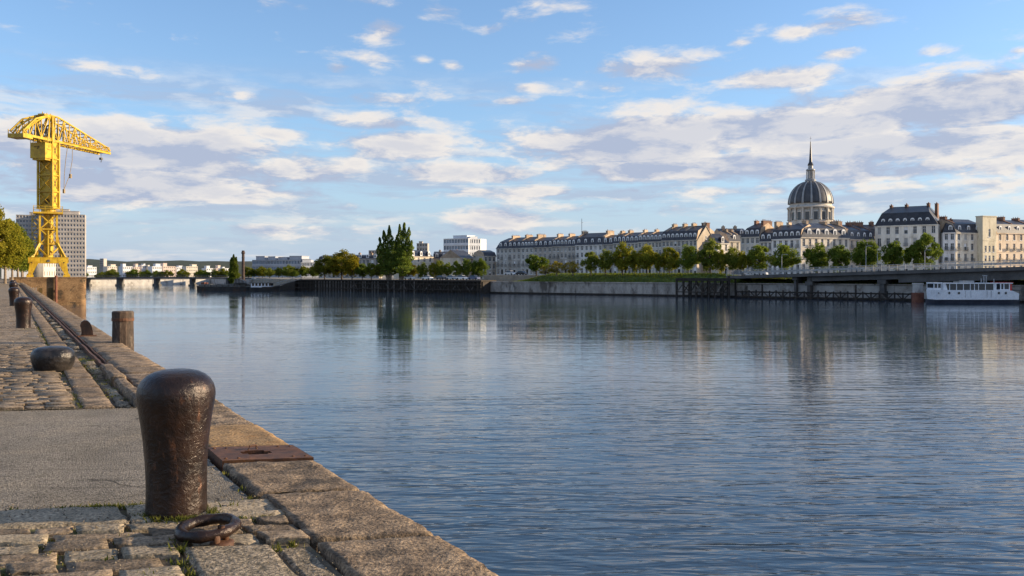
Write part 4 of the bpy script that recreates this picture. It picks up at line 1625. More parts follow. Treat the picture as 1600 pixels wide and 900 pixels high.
c1 = row(1206, 1251, 373, 351.5, 'bluish white corner house below the left side of the dome', 5, 3, line=(qa, qb), tint=(.97, .97, .98), chims=[(.30, 2.0, .9, False)], hipr=.0, ndorm=5, D=12)
cA, cB = on_line(1251, qa, qb) + Vector((.05, -.05)), PP(1327, 275)
row(1251.2, 1327, 371, 349, 'sunlit cream house with arched dormers right below the dome', 8, 3, line=(cA, cB), tint=(.84, .77, .68), hipl=4.0, hipr=1.0, chims=[(.35, 2.2, .8, False), (.72, 3.0, .6), (.98, 4, 1.0)], ndorm=5, D=12, dorm_scale=1.25)
row(1327, 1366, 374, 352, 'pinkish house with dark dormers left of the big mansion', 5, 3, line=(PP(1327, 276), PP(1368, 283)), tint=(.72, .62, .53), chims=[(.05, 4, 1.2), (.55, 2, 1.2), (.95, 3, 1.4)], ndorm=4, chim_mat='brick_red', style='mansard')
row(1367, 1466, 351.5, 322.5, 'big cream mansion with a tall slate roof and four brick chimneys', 7, 4, line=(PP(1367, 285), PP(1466, 273.5)), tint=(1.0, .95, .86), hipl=3.2, hipr=4.5, chims=[(.17, 1.6, .5, False), (.42, 1.9, .6, False), (.77, 1.8, .8, False), (.90, 2.2, .5, False)], ndorm=7, D=17, chim_mat='brick_red', ww=1.15, side_windows=3)
row(1474, 1493, 363, 345, 'narrow bluish white house in the shade right of the big mansion', 2, 4, line=(PP(1474, 272), PP(1493, 271)), tint=(.92, .92, .95), ndorm=1, chims=[(.95, 2.4, .4)], hipl=1.5, D=10, chim_mat='brick_red')
row(1493, 1535, 363.5, 342.5, 'cream townhouse with arched white dormers left of the square tower', 4, 4, line=(PP(1493, 271), PP(1535, 274.6)), tint=(.95, .87, .75), ndorm=3, chims=[(.06, 2.4, .8)], D=11, chim_mat='brick_red', ww=1.1)
row(1557, 1612, 364, 343.5, 'rosy cream townhouse with one slate roof right of the square tower', 5, 4, line=(PP(1557, 277), PP(1640, 286)), tint=(.84, .70, .56), ndorm=4, chims=[(.52, 3.2, 1.1), (.98, 2.5, .8)], D=11, chim_mat='brick_red', ww=1.1)
row(1612, 1660, 364, 344, 'rosy townhouse at the right edge beyond the two-chimney roof', 4, 4, line=(PP(1557, 277), PP(1640, 286)), tint=(.84, .72, .6), ndorm=4, chims=[(.9, 3.2, 1.1)], D=11, chim_mat='brick_red', ww=1.1)
row(1124, 1166, 368, 357, 'dark slate roof with stubby chimneys showing behind the low white house', 5, 3, line=(PP(1124, 322), PP(1166, 322)), tint=(.66, .62, .56), chims=[(.25, 2.4, .9, False), (.7, 2.4, .9, False)], ndorm=3, balc=0, D=9)
row(1322, 1378, 369, 351, 'slate roofed house showing behind the pinkish house, left of the big mansion', 6, 3, line=(PP(1322, 308), PP(1378, 308)), tint=(.66, .58, .50), chims=[(.35, 2.6, 1.0, False), (.85, 2.6, 1.2, False)], ndorm=4, balc=0, D=9, chim_mat='brick_red')
# the square lit tower with a flat top
tA, tB = PP(1535.5, 272), PP(1557, 273.9)
eW = (tB - tA).length
tw = thing('stair_tower', 'square sunlit cream tower with a flat parapet and slim windows', 'tower', (tA.x, tA.y, GZ), math.atan2((tB - tA).y, (tB - tA).x), 'houses along the far quay')
th = PZ(339, 274) - GZ
ops, wins = [], []
for k, zz in enumerate((1.0, 4.3, 7.4, 10.2)):
    for xx in ((.22, .5, .78) if k < 3 else (.5, .51)[:1]):
        ops.append((eW * xx - .42, eW * xx + .42, zz, zz + (2.0 if k < 3 else 0)))
ops = [o for o in ops if o[3] > o[2]] + [(eW * .5 - .45, eW * .5 + .45, 12.2, 14.8)]
mb = MB()
facade_mesh(mb, eW, th, ops)
mb.quad((eW, 0, 0), (eW, 2.6, 0), (eW, 2.6, th), (eW, 0, th))
mb.quad((0, 2.6, 0), (0, 0, 0), (0, 0, th), (0, 2.6, th))
mb.quad((0, 0, th), (eW, 0, th), (eW, 2.6, th), (0, 2.6, th))
mb.quad((eW, 2.6, 0), (0, 2.6, 0), (0, 2.6, th), (eW, 2.6, th))
o = mb.build('wall', 'facade_stone', tw)
o.color = (.88, .80, .62, 1)
mb = MB()
mb.mm(-.15, eW + .15, -.15, 2.7, th, th + .3)
mb.mm(0, eW, -.08, -.002, 11.0, 11.2)
o = mb.build('parapet', 'facade_stone', tw)
o.color = (.88, .80, .62, 1)
for o_ in ops:
    me = window_mesh(.6, 1.6)
    o = link('window', me, tw, ((o_[0] + o_[1]) / 2, 0, o_[2]))
    o.scale = ((o_[1] - o_[0]) / .6, 1, (o_[3] - o_[2]) / 1.6)

# the aerial on the tall plain roof
ae = thing('roof_aerial', 'thin mast aerial rising above the tall plain slate roof', 'aerial', (PX(909, 343), 343, 20.5))
mb = MB()
mb.bar((0, 0, 0), (0, 0, 7.6), .16)
mb.bar((0, 0, 6.0), (.5, 0, 6.0), .10)
mb.build('mast', 'dull_metal', ae)

# ------------------------------------------------------------------ the domed church
DY = 335
dcx = PX(1266.5, DY)
ch = thing('domed_church', 'church with a ribbed slate dome and needle spire above the roofs', 'church', (dcx, DY, GZ))
zz = lambda y: PZ(y, DY) - GZ
rd = 36 / F * DY * .93
mb = MB()
d0, d1 = 0.0, zz(326.5)
mb.lathe([(rd * .97, d0), (rd * .97, zz(345)), (rd * .93, zz(345)), (rd * .93, d1)], 48)
mb.build('drum', 'facade_stone', ch).color = (.62, .60, .57, 1)
mb = MB()
mb.lathe([(rd * .9, 0), (rd * 1.05, .1), (rd * 1.07, .5), (rd * 1.0, .75), (rd * .93, 1.3), (rd * .93, 1.9), (rd * .90, 1.95)], 48, (0, 0, d1))
mb.build('cornice', 'facade_stone', ch).color = (.66, .63, .59, 1)
wdh = zz(330) - zz(345)
for k in range(16):
    a = 2 * math.pi * (k + .5) / 16 + .1
    me = shared('drumwin', lambda: (lambda m: (m.mm(-.75, .75, -.08, .25, 0, wdh - .6, 1), m.mm(-.95, -.75, -.22, .2, -.3, wdh, 0), m.mm(.75, .95, -.22, .2, -.3, wdh, 0), m.mm(-.95, .95, -.25, .2, wdh - .6, wdh - .25, 0), m.mesh('w', ['facade_stone', 'window_glass']))[-1])(MB()))
    o = link('window', me, ch, (math.cos(a) * rd * .93, math.sin(a) * rd * .93, zz(345)), a + math.pi / 2)
    o.color = (.66, .63, .59, 1)
    a = 2 * math.pi * k / 16 + .1
    me = shared('drumpil', lambda: (lambda m: (m.lathe([(.55, 0), (.55, .4), (.42, .5), (.38, wdh + .5), (.55, wdh + .9), (.6, wdh + 1.3)], 10), m.mesh('p', 'facade_stone', True))[-1])(MB()))
    o = link('column', me, ch, (math.cos(a) * rd * .98, math.sin(a) * rd * .98, zz(345)))
    o.color = (.74, .71, .67, 1)
db = d1 + 1.9
dt = zz(283)
rdm = 33.5 / F * DY


def dome_r(t):
    return rdm * (math.cos(t * math.pi / 2 * .93) ** .92)


mb = MB()
prf = [(dome_r(i / 16), db + (dt - db) * math.sin(i / 16 * math.pi / 2 * .93) / math.sin(math.pi / 2 * .93)) for i in range(17)]
mb.lathe(prf, 64)
mb.build('dome', 'dome_slate', ch, smooth=True)
rib = MB()
for i in range(16):
    (ra, za), (rb, zb) = prf[i], prf[i + 1]
    wa, wb = .40 * (1 - i / 22), .40 * (1 - (i + 1) / 22)
    rib.add([(ra + .16, -wa, za), (ra + .16, wa, za), (rb + .16, wb, zb), (rb + .16, -wb, zb), (ra - .2, -wa, za), (ra - .2, wa, za), (rb - .2, wb, zb), (rb - .2, -wb, zb)], [(0, 1, 2, 3), (1, 5, 6, 2), (4, 0, 3, 7)])
rme = rib.mesh('rib', 'zinc')
for k in range(16):
    link('rib', rme, ch, (0, 0, 0), 2 * math.pi * k / 16 + .1)
lz0, lz1 = dt, zz(258)
lh = lz1 - lz0
mb = MB()
mb.lathe([(2.0, -.3), (2.1, .5), (1.7, .8), (1.0, 1.0), (1.0, lh * .62), (1.75, lh * .66), (1.75, lh * .72), (1.0, lh * .78), (.9, lh * .95), (1.2, lh)], 16, (0, 0, lz0))
mb.build('lantern', 'zinc', ch)
lc = shared('lantcol', lambda: (lambda m: (m.lathe([(.24, 0), (.2, .2), (.2, lh * .6 - 1.0), (.26, lh * .6 - .8)], 8), m.mesh('c', 'facade_stone'))[-1])(MB()))
for k in range(8):
    a = 2 * math.pi * k / 8 + .2
    o = link('lantern_column', lc, ch, (math.cos(a) * 1.5, math.sin(a) * 1.5, lz0 + .9))
    o.color = (.6, .58, .55, 1)
s1 = zz(213)
mb = MB()
mb.lathe([(1.0, 0), (1.1, .3), (.62, 1.2), (.40, (s1 - lz1) * .4), (.16, (s1 - lz1) * .78), (.16, (s1 - lz1) * .80), (.05, (s1 - lz1) * .82), (.04, s1 - lz1)], 10, (0, 0, lz1))
mb.bar((-.3, 0, s1 - .8), (.3, 0, s1 - .8), .10)
mb.build('spire', 'slate', ch)

# ------------------------------------------------------------------ slab block behind the crane
def slab(name, label, A, B, z0, H, floors, bays, mat, depth, wmat, ww, whf, band=True, cat='building', rooftop=(), group=None, side=0):
    A, B = Vector(A), Vector(B)
    e = B - A
    W = e.length
    t = thing(name, label, cat, (A.x, A.y, z0), math.atan2(e.y, e.x), group)
    fh = H / floors
    ops = []
    p = W / bays
    for k in range(floors):
        for i in range(bays):
            ops.append((p * (i + .5) - p * ww / 2, p * (i + .5) + p * ww / 2, fh * (k + .3), fh * (k + .3 + whf)))
    mb = MB()
    facade_mesh(mb, W, H, ops, .3)
    mb.quad((W, 0, 0), (W, depth, 0), (W, depth, H), (W, 0, H))
    mb.quad((0, depth, 0), (0, 0, 0), (0, 0, H), (0, depth, H))
    mb.quad((W, depth, 0), (0, depth, 0), (0, depth, H), (W, depth, H))
    mb.quad((0, 0, H), (W, 0, H), (W, depth, H), (0, depth, H))
    mb.build('wall', mat, t)
    w_, h_ = p * ww, fh * whf

    def mk():
        m = MB()
        m.quad((-w_ / 2, .26, 0), (w_ / 2, .26, 0), (w_ / 2, .26, h_), (-w_ / 2, .26, h_), 1)
        m.mm(-.05, .05, .2, .255, 0, h_, 0)
        m.mm(-w_ / 2, w_ / 2, .2, .255, h_ - .09, h_, 0)
        if band:
            m.mm(-w_ / 2, w_ / 2, .12, .18, 0, h_ * .10, 0)
        return m.mesh('window', ['pale_concrete' if band else 'window_frame', wmat])
    me = mk()
    for (a, b, c, d) in ops:
        link('window', me, t, ((a + b) / 2, 0, c))
    if side:
        for k in range(floors):
            for i in range(side):
                link('window', me, t, (W + .245, depth * (i + .5) / side, fh * (k + .3)), R(90))
    mb = MB()
    for k in range(1, floors + 1):
        mb.mm(-.05, W + .05, -.14, -.003, fh * k - .16, fh * k)
    mb.build('floor_bands', 'pale_concrete' if band else mat, t)
    for (x0, x1, y0, y1, h) in rooftop:
        mb = MB()
        mb.mm(W * x0, W * x1, y0, y1, H + .003, H + h)
        mb.mm(W * x0 - .2, W * x1 + .2, y0 - .2, y1 + .2, H + h, H + h + .18)
        o = mb.build('roof_house', mat, t)
    return t


AY = 425
slab('apartment_tower', 'grey brown apartment slab standing behind the yellow crane', PP(75, AY), PP(133, AY + 6.5), QZ, PZ(334, AY) - QZ, 14, 12, 'tower_concrete', 8, 'blue_glass', .56, .5, rooftop=[(.05, .82, 2, 10, 1.6), (.3, .55, 3, 9, 2.6)], side=0)
slab('apartment_tower', 'darker apartment slab left of the crane mast, behind the trees', PP(25, AY + 1), PP(74.6, AY + 6), QZ, PZ(335, AY) - QZ, 14, 10, 'tower_concrete', 14, 'blue_glass', .6, .5, rooftop=[(.4, .95, 2, 10, 1.4)])
# pavilion and street front between the crane's legs
slab('warehouse', 'small white warehouse seen between the legs of the crane', PP(68, 300), PP(87, 304), QZ, PZ(407, 300) - QZ, 2, 5, 'cream_render', 8, 'window_glass', .3, .5, band=False, group='white buildings behind the crane')
slab('row_house', 'pale pink row house left of the small white warehouse', PP(45, 290), PP(63, 330), QZ, PZ(404, 310) - QZ, 3, 4, 'modern_white', 8, 'window_glass', .35, .5, band=False, group='white buildings behind the crane')
# the long office block over the barge, and the white one over the town
OY = 470
slab('office_block', 'long low white and blue office block with set-back roof storeys', PP(394, OY), PP(470, OY - 8), 4.0, PZ(406, OY) - 4.0, 3, 16, 'modern_grey', 14, 'blue_glass', .86, .55, band=False, rooftop=[(.06, .24, 1, 9, 1.9), (.31, .46, 1, 9, 1.7), (.52, .7, 1, 9, 1.3), (.75, 1.0, 1, 9, 1.9)])
slab('office_block', 'grey end of the office block right beside the brown trees', PP(470.5, OY - 10), PP(497, OY - 6), 4.0, PZ(410, OY) - 4.0, 3, 6, 'modern_grey', 14, 'blue_glass', .8, .55, band=False, rooftop=[(.1, .6, 1, 9, 1.6)])
WY = 430
wt = slab('office_building', 'white modern office building with glass storeys above the old roofs', PP(693, WY), PP(732, WY - 8), 4.0, PZ(373, WY) - 4.0, 6, 9, 'modern_white', 16, 'blue_glass', .84, .58, band=False, rooftop=[(.3, .85, 2, 9, 1.4)])
slab('office_building', 'sunlit white end of the modern office building, with square windows', PP(732.3, WY - 7.6), PP(751, WY - 4.7), 4.0, PZ(373.5, WY) - 4.0, 6, 5, 'modern_white', 6, 'window_glass', .5, .55, band=False, rooftop=[(.2, .8, 1, 5, .9)])
slab('tower_block', 'dark concrete tower block with a mast behind the tall poplars', PP(651, 470), PP(668, 470), 4.0, PZ(380, 470) - 4.0, 8, 4, 'tower_concrete', 9, 'window_glass', .6, .5, rooftop=[(.2, .5, 1, 5, .9)])
slab('tower_block', 'small grey tower block left of the tall poplars', PP(576, 470), PP(590, 470), 4.0, PZ(391, 470) - 4.0, 6, 3, 'tower_concrete', 9, 'window_glass', .6, .5)
slab('tower_block', 'tiny lone tower block on the distant ridge', PP(156, 760), PP(162, 760), 2.6, PZ(404, 760) - 2.6, 9, 3, 'tower_concrete', 6, 'window_glass', .6, .5)
# old houses right of the poplars
gA, gB = PP(640, 350), PP(760, 352)
row(640, 677, 401, 391, 'cream gabled house between the tall poplars and the small quay trees', 4, 3, line=(PP(640, 352), PP(677, 362)), z0=4.0, tint=(.74, .66, .55), style='gable', chims=[(.1, 2, .6, False)], ndorm=3, D=10, balc=0)
row(677, 722, 404, 393, 'low house with a long dark roof under the white office building', 6, 2, line=(PP(677, 365), PP(722, 365)), z0=4.0, tint=(.52, .48, .43), chims=[(.2, 2, .6, False), (.8, 2, .6, False)], ndorm=4, D=10, balc=0)
row(720, 741, 403, 391, 'cream house with a pediment gable right under the white office building', 3, 3, line=(PP(720, 352), PP(741, 362)), z0=4.0, tint=(.74, .66, .55), style='gable', ndorm=0, D=10, balc=0)
row(741, 757, 402, 394, 'grey roofed low house beside the end of the terrace', 3, 2, line=(PP(741, 356), PP(757, 354)), z0=4.0, tint=(.5, .47, .44), ndorm=2, D=10, balc=0)
row(756.5, 775, 400, 391, 'narrow low house leaning against the left end of the terrace', 3, 3, line=(PP(756, 349), PP(776, 352)), z0=4.0, tint=(.55, .52, .48), ndorm=0, D=10, balc=0)
row(545, 592, 404, 398, 'dark roofed old house half hidden by the brown and young trees', 7, 2, line=(PP(545, 372), PP(592, 372)), z0=4.0, tint=(.5, .47, .44), chims=[(.3, 2, .8, False), (.7, 2, .8, False)], ndorm=4, D=10, balc=0)
row(498, 545, 405, 399, 'old house with a slate roof half hidden by the round brown trees', 7, 2, line=(PP(498, 380), PP(545, 378)), z0=4.0, tint=(.5, .47, .44), chims=[(.5, 2, .8, False)], ndorm=3, D=10, balc=0)

# gable closing the terrace: a lit pediment wall with blind arches
def gable_stage():
    A = on_line(1089, r0, r1)
    B = A + Vector((7.2, 6.2))
    e = B - A
    t = thing('gable_house', 'bare beige gable wall catching the sun at the end of the terrace', 'house', (A.x + .1, A.y + .1, GZ), math.atan2(e.y, e.x), 'houses along the far quay')
    W = e.length
    H = PZ(376, A.y) - GZ
    top_ = PZ(353, A.y) - GZ
    mb = MB()
    mb.prism([(0, 0, 0), (W, 0, 0), (W, 0, H), (W * .52, 0, top_), (0, 0, H)][::-1], (0, 9, 0))
    mb.build('wall', 'facade_stone', t).color = (.56, .48, .39, 1)
    mb = MB()
    mb.prism([(-.2, -.2, H - .1), (W * .52, -.2, top_ + .05), (W + .2, -.2, H - .1), (W + .2, -.2, H + .15), (W * .52, -.2, top_ + .35), (-.2, -.2, H + .15)], (0, 9.3, 0))
    mb.build('roof', 'slate', t)
    mb = MB()
    mb.mm(W * .62, W * .80, .4, 2.6, H, top_ + 1.2)
    mb.mm(W * .60, W * .82, .3, 2.7, top_ + 1.2, top_ + 1.4)
    mb.build('chimney', 'brick_red', t)
    mb = MB()
    n = 9
    for (xc, w_, z1_) in ((W * .5, 2.6, H * .85),):
        pts_ = [(xc - w_, -.07, 0), (xc + w_, -.07, 0)] + [(xc + math.cos(math.pi * i / n) * w_, -.07, z1_ * .62 + math.sin(math.pi * i / n) * w_) for i in range(n + 1)]
        mb.prism(pts_[::-1], (0, .06, 0))
    mb.build('blind_arch', 'chimney_stone', t)
    me = window_mesh(.8, 1.2)
    o = link('window', me, t, (W * .52, -.21, H + .6))


gable_stage()
# ================================================================== far left bank: white houses, wall, bridge
FARH = [(136, 151, 417, 640), (168, 183, 416, 660), (192, 207, 416, 690), (210, 219, 417, 700), (221.5, 228, 414, 705), (231, 237, 417, 705), (238, 253, 416, 680), (255, 274, 416, 690), (276, 290, 417, 700), (291, 309, 416, 680),
        (322, 333, 419, 720), (338, 346, 419, 730), (348, 359, 419, 700)]
FLAB = ['white waterside block at the left end of the distant row, by the stone block', 'white waterside block with a stepped right end, second in the distant row', 'white waterside block third in the distant row', 'thin white block right of the third distant one',
        'slim tall white block in the distant row', 'narrow white block behind the slim tall one', 'broad white block in the middle of the distant row', 'widest white block in the distant row, flat topped', 'white block right of the widest distant one', 'white block closing the distant row at its right end',
        'small pale house beyond the bridge, nearest to the distant white row', 'small pale house beyond the bridge, between two others', 'small pale house just left of the slim poplar']
for i, (p0, p1, ty, y_) in enumerate(FARH):
    A, B = PP(p0, y_), PP(p1, y_ + (p1 - p0) / F * y_ * .7)
    H = PZ(ty, y_) - 2.6
    t = slab('waterside_block', FLAB[i], A, B, 2.6, H, 3 + i % 2, max(3, int((p1 - p0) / 3)), ('modern_white', 'cream_render', 'modern_white', 'pink_render')[i % 4], 9, 'window_glass', .5, .5, band=False, rooftop=[((.15, .6), (.4, .9), (.05, .35), (.3, .7), (.55, .95))[i % 5] + (1, 6, .9 + (i % 4) * .5)], group='distant white blocks beyond the bridge')

fw = thing('embankment', 'low sunlit stone embankment wall along the distant bank', 'wall', (0, 0, 0))
pts_ = [PP(112, 428), PP(135, 437.5), PP(330, 492.5), PP(392, 429)]
for i in range(3):
    a, b = pts_[i], pts_[i + 1]
    n_ = max(1, int((b - a).length / 16))
    for k in range(n_):
        p, q = a + (b - a) * (k / n_), a + (b - a) * ((k + 1) / n_ - .004)
        mb = MB()
        mb.bar((p.x, p.y, .7), (q.x, q.y, .7), 1.0, 4.3)
        mb.build('wall_section', 'pale_concrete', fw)

br = thing('river_bridge', 'low distant road bridge with thin dark deck across the river arm', 'bridge', (PX(150, 436), 436, 0))
b0, b1 = PP(120, 437), PP(398, 421)
e = b1 - b0
o0 = Vector((br.location.x, br.location.y))
mb = MB()
n_ = 24
for k in range(n_):
    t0, t1 = k / n_, (k + 1) / n_
    z0_ = 3.7 + .35 * math.sin(math.pi * t0)
    z1_ = 3.7 + .35 * math.sin(math.pi * t1)
    p, q = b0 + e * t0 - o0, b0 + e * t1 - o0
    mb.bar((p.x, p.y, z0_), (q.x, q.y, z1_), 7, .7)
mb.build('deck', 'bridge_concrete', br)
mb = MB()
for k in range(n_ * 3):
    t0 = k / n_ / 3
    p = b0 + e * t0 - o0
    z0_ = 4.05 + .35 * math.sin(math.pi * t0)
    mb.bar((p.x, p.y - 3.6, z0_), (p.x, p.y - 3.6, z0_ + 1.0), .12)
for k in range(n_):
    t0, t1 = k / n_, (k + 1) / n_
    p, q = b0 + e * t0 - o0, b0 + e * t1 - o0
    mb.bar((p.x, p.y - 3.6, 5.05 + .35 * math.sin(math.pi * t0)), (q.x, q.y - 3.6, 5.05 + .35 * math.sin(math.pi * t1)), .14)
mb.build('railing', 'dull_metal', br)
for t0 in (.06, .25, .46, .66, .86):
    p = b0 + e * t0 - o0
    mb = MB()
    mb.mm(p.x - .5, p.x + .5, p.y - 3.0, p.y + 3.0, -2, 3.35 + .35 * math.sin(math.pi * t0))
    mb.mm(p.x - 1.0, p.x + 1.0, p.y - 3.3, p.y + 3.3, -2, .7)
    mb.build('bridge_pier', 'bridge_concrete', br)

# ================================================================== right bank
# black timber faced wharf
w0, w1 = PP(468, 302), PP(752, 257)
e = w1 - w0
L = e.length
wh = thing('timber_wharf', 'long black piled wharf under the poplars with pale piles', 'wharf', (w0.x, w0.y, 0), math.atan2(e.y, e.x))
mb = MB()
mb.mm(-2, L, .8, 7.0, -2, 3.55)
mb.build('dark_wall', 'dark_timber', wh)
mb = MB()
mb.mm(-2.3, L + .2, -.35, 7.6, 3.55, 4.02)
mb.build('deck', 'dark_timber', wh)
pm = [shared('pile%d' % i, lambda i=i: (lambda m: (m.lathe([(.20, -2), (.19, 3.5)], 7), m.mesh('pile', ['pale_timber', 'dark_timber'][i]))[-1])(MB())) for i in range(2)]
n_ = 58
for k in range(n_):
    t_ = k / (n_ - 1)
    pale_ = (.1 < t_ < .62 and rnd.random() < .72) or rnd.random() < .12
    o = link('pile', pm[0 if pale_ else 1], wh, (L * t_ + rnd.uniform(-.2, .2), -.05 + rnd.uniform(-.08, .08), 0))
for k in range(30):
    x0 = L * (.30 + .68 * k / 30)
    mb = MB()
    s_ = 1 if k % 2 else -1
    mb.bar((x0 - .9 * s_, .15, .5), (x0 + .9 * s_, .15, 2.2 + (k % 3) * .3), .20)
    mb.build('brace', 'pale_timber' if k % 3 else 'dark_timber', wh)
mb = MB()
mb.bar((-2, -.25, 1.0), (L, -.25, 1.0), .28)
mb.bar((-2, -.25, 2.7), (L, -.25, 2.7), .24)
mb.build('waling', 'dark_timber', wh)
# its sloping ramp and gangway on the left
mb = MB()
mb.prism([(-14, -.5, -1), (-1.9, -.5, -1), (-1.9, -.5, 3.6), (-6, -.5, 2.6), (-12, -.5, .8)][::-1], (0, 7, 0))
mb.build('ramp', 'dark_timber', wh)
gw = thing('gangway', 'pale sloping gangway leading from the wharf down to the moored boats', 'gangway', (PX(470, 298), 298, 0))
mb = MB()
a, b = Vector((0, 0, 4.1)), Vector((PX(433, 292) - PX(470, 298), -6, 1.9))
mb.bar(a, b, 1.4, .18)
mb.build('walkway', 'pale_timber', gw)
mb = MB()
for sy in (-.65, .65):
    mb.bar(a + Vector((0, sy, .95)), b + Vector((0, sy, .95)), .08)
    for k in range(9):
        p = a + (b - a) * (k / 8) + Vector((0, sy, 0))
        mb.bar(p, p + Vector((0, 0, .95)), .07)
mb.build('handrail', 'pale_metal', gw)

# pale embankment wall with its stained bays
bw = thing('embankment_wall', 'long stained concrete embankment wall below the green bank and the bridge', 'wall', (0, 0, 0))
wl = [PP(752, 263), PP(1050, 226), PP(1140, 215), PP(1430, 188), PP(1660, 170)]
for i in range(4):
    a, b = wl[i], wl[i + 1]
    n_ = max(1, int((b - a).length / 4.2))
    for k in range(n_):
        p, q = a + (b - a) * (k / n_), a + (b - a) * ((k + 1) / n_)
        d = (q - p).normalized() * .03
        p, q = p + d, q - d
        nrm = Vector((d.y, -d.x)).normalized()
        top_ = 3.25 + rnd.uniform(-.05, .05)
        mb = MB()
        off = nrm * rnd.uniform(-.03, .03) - nrm * .6
        c0, c1 = p + off, q + off
        mb.bar((c0.x, c0.y, top_ / 2 - .2), (c1.x, c1.y, top_ / 2 - .2), 1.2, top_ + .4)
        mb.build('wall_panel', 'pale_concrete' if (i >= 2 and rnd.random() < .75) else 'bank_concrete', bw)
    mb = MB()
    nrm = Vector(((b - a).y, -(b - a).x)).normalized()
    c0, c1 = a - nrm * .55, b - nrm * .55
    mb.bar((c0.x, c0.y, 3.48), (c1.x, c1.y, 3.48), 1.5, .3)
    mb.build('coping', 'bank_concrete', bw)
    mb = MB()
    c0, c1 = a + nrm * .1, b + nrm * .1
    mb.bar((c0.x, c0.y, .1), (c1.x, c1.y, .1), .5, .7)
    mb.build('foot_beam', 'dark_timber', bw)

# the green slope
mb = MB()
NT, NW_ = 220, 10
gs = [PP(800, 258), PP(835, 253.5), PP(1050, 228.5), PP(1110, 221), PP(1140, 217.5), PP(1430, 190), PP(1660, 172)]
segs = [0]
for i in range(len(gs) - 1):
    segs.append(segs[-1] + (gs[i + 1] - gs[i]).length)
vs = []
for i in range(NT + 1):
    dd = segs[-1] * i / NT
    k = max(j for j in range(len(segs) - 1) if segs[j] <= dd + 1e-6)
    t_ = (dd - segs[k]) / (segs[k + 1] - segs[k])
    p = gs[k] + (gs[k + 1] - gs[k]) * t_
    bk = Vector((.6, .8))
    rise = min(1, dd / 10) * (1 - .55 * min(1, max(0, (dd - segs[3]) / 8)))
    for j in range(NW_ + 1):
        w = j / NW_
        z = 3.5 + (2.35 * rise + .12) * math.sin(min(1, w * 2.2) * math.pi / 2) - (.25 * max(0, w - .5))
        q = p + bk * (w * 13)
        z += .22 * fbm(q.x * .5, q.y * .5) * min(1, w * 6)
        vs.append((q.x, q.y, z))
mb.add(vs, [(i * (NW_ + 1) + j, (i + 1) * (NW_ + 1) + j, (i + 1) * (NW_ + 1) + j + 1, i * (NW_ + 1) + j + 1) for i in range(NT) for j in range(NW_)])
kind(mb.build('grass_bank', 'bank_grass', smooth=True), 'structure')
gb = MB()
gr = random.Random(11)
for _ in range(16000):
    dd = segs[-1] * gr.random()
    k = max(j for j in range(len(segs) - 1) if segs[j] <= dd + 1e-6)
    t_ = (dd - segs[k]) / (segs[k + 1] - segs[k])
    p = gs[k] + (gs[k + 1] - gs[k]) * t_
    rise = min(1, dd / 10) * (1 - .55 * min(1, max(0, (dd - segs[3]) / 8)))
    w = gr.random() ** 1.3 * .6
    z = 3.5 + (2.35 * rise + .12) * math.sin(min(1, w * 2.2) * math.pi / 2)
    q = p + Vector((.6, .8)) * (w * 13)
    hgt = gr.uniform(.15, .5)
    a = gr.uniform(0, 3.14)
    sd = Vector((math.cos(a) * .10, math.sin(a) * .10, 0))
    c = Vector((q.x, q.y, z - .08))
    gb.add([c - sd, c + sd, c + Vector((gr.uniform(-.2, .2), gr.uniform(-.2, .2), hgt))], [(0, 1, 2)])
o = gb.build('grass', 'leaf')
o.color = (1.1, 1.15, .7, 1)
kind(o, 'stuff', 'rough green grass covering the bank above the embankment wall')

# black timber jetty in front of the slope
j0, j1 = PP(1058, 219.5), PP(1140, 210)
e = j1 - j0
L = e.length
jt = thing('timber_jetty', 'derelict black timber jetty with bare posts and crooked braces', 'jetty', (j0.x, j0.y, 0), math.atan2(e.y, e.x))
mb = MB()
mb.mm(-.3, L + .3, -.25, 3.4, 4.55, 4.85)
mb.mm(-.3, L + .3, -.3, -.05, 4.1, 4.55)
mb.build('deck', 'dark_timber', jt)
for k in range(9):
    for yy in (0, 3):
        x = L * k / 8 + rnd.uniform(-.25, .25)
        mb = MB()
        mb.bar((x, yy, -2), (x + rnd.uniform(-.1, .1), yy, 4.55 if rnd.random() < .9 else 5.4), .42 if yy == 0 else .34)
        mb.build('post', 'dark_timber', jt)
for k in range(8):
    x0, x1 = L * k / 8, L * (k + 1) / 8
    for (za, zb) in ((1.0, 3.6), (3.2, 1.2))[: 1 + k % 2]:
        mb = MB()
        mb.bar((x0, -.22, za + rnd.uniform(-.3, .3)), (x1, -.22, zb + rnd.uniform(-.3, .3)), .22)
        mb.build('brace', 'dark_timber' if k % 3 else 'pale_timber', jt)
mb = MB()
mb.bar((-.2, -.28, 1.3), (L + .2, -.28, 1.3), .26)
mb.build('waling', 'dark_timber', jt)

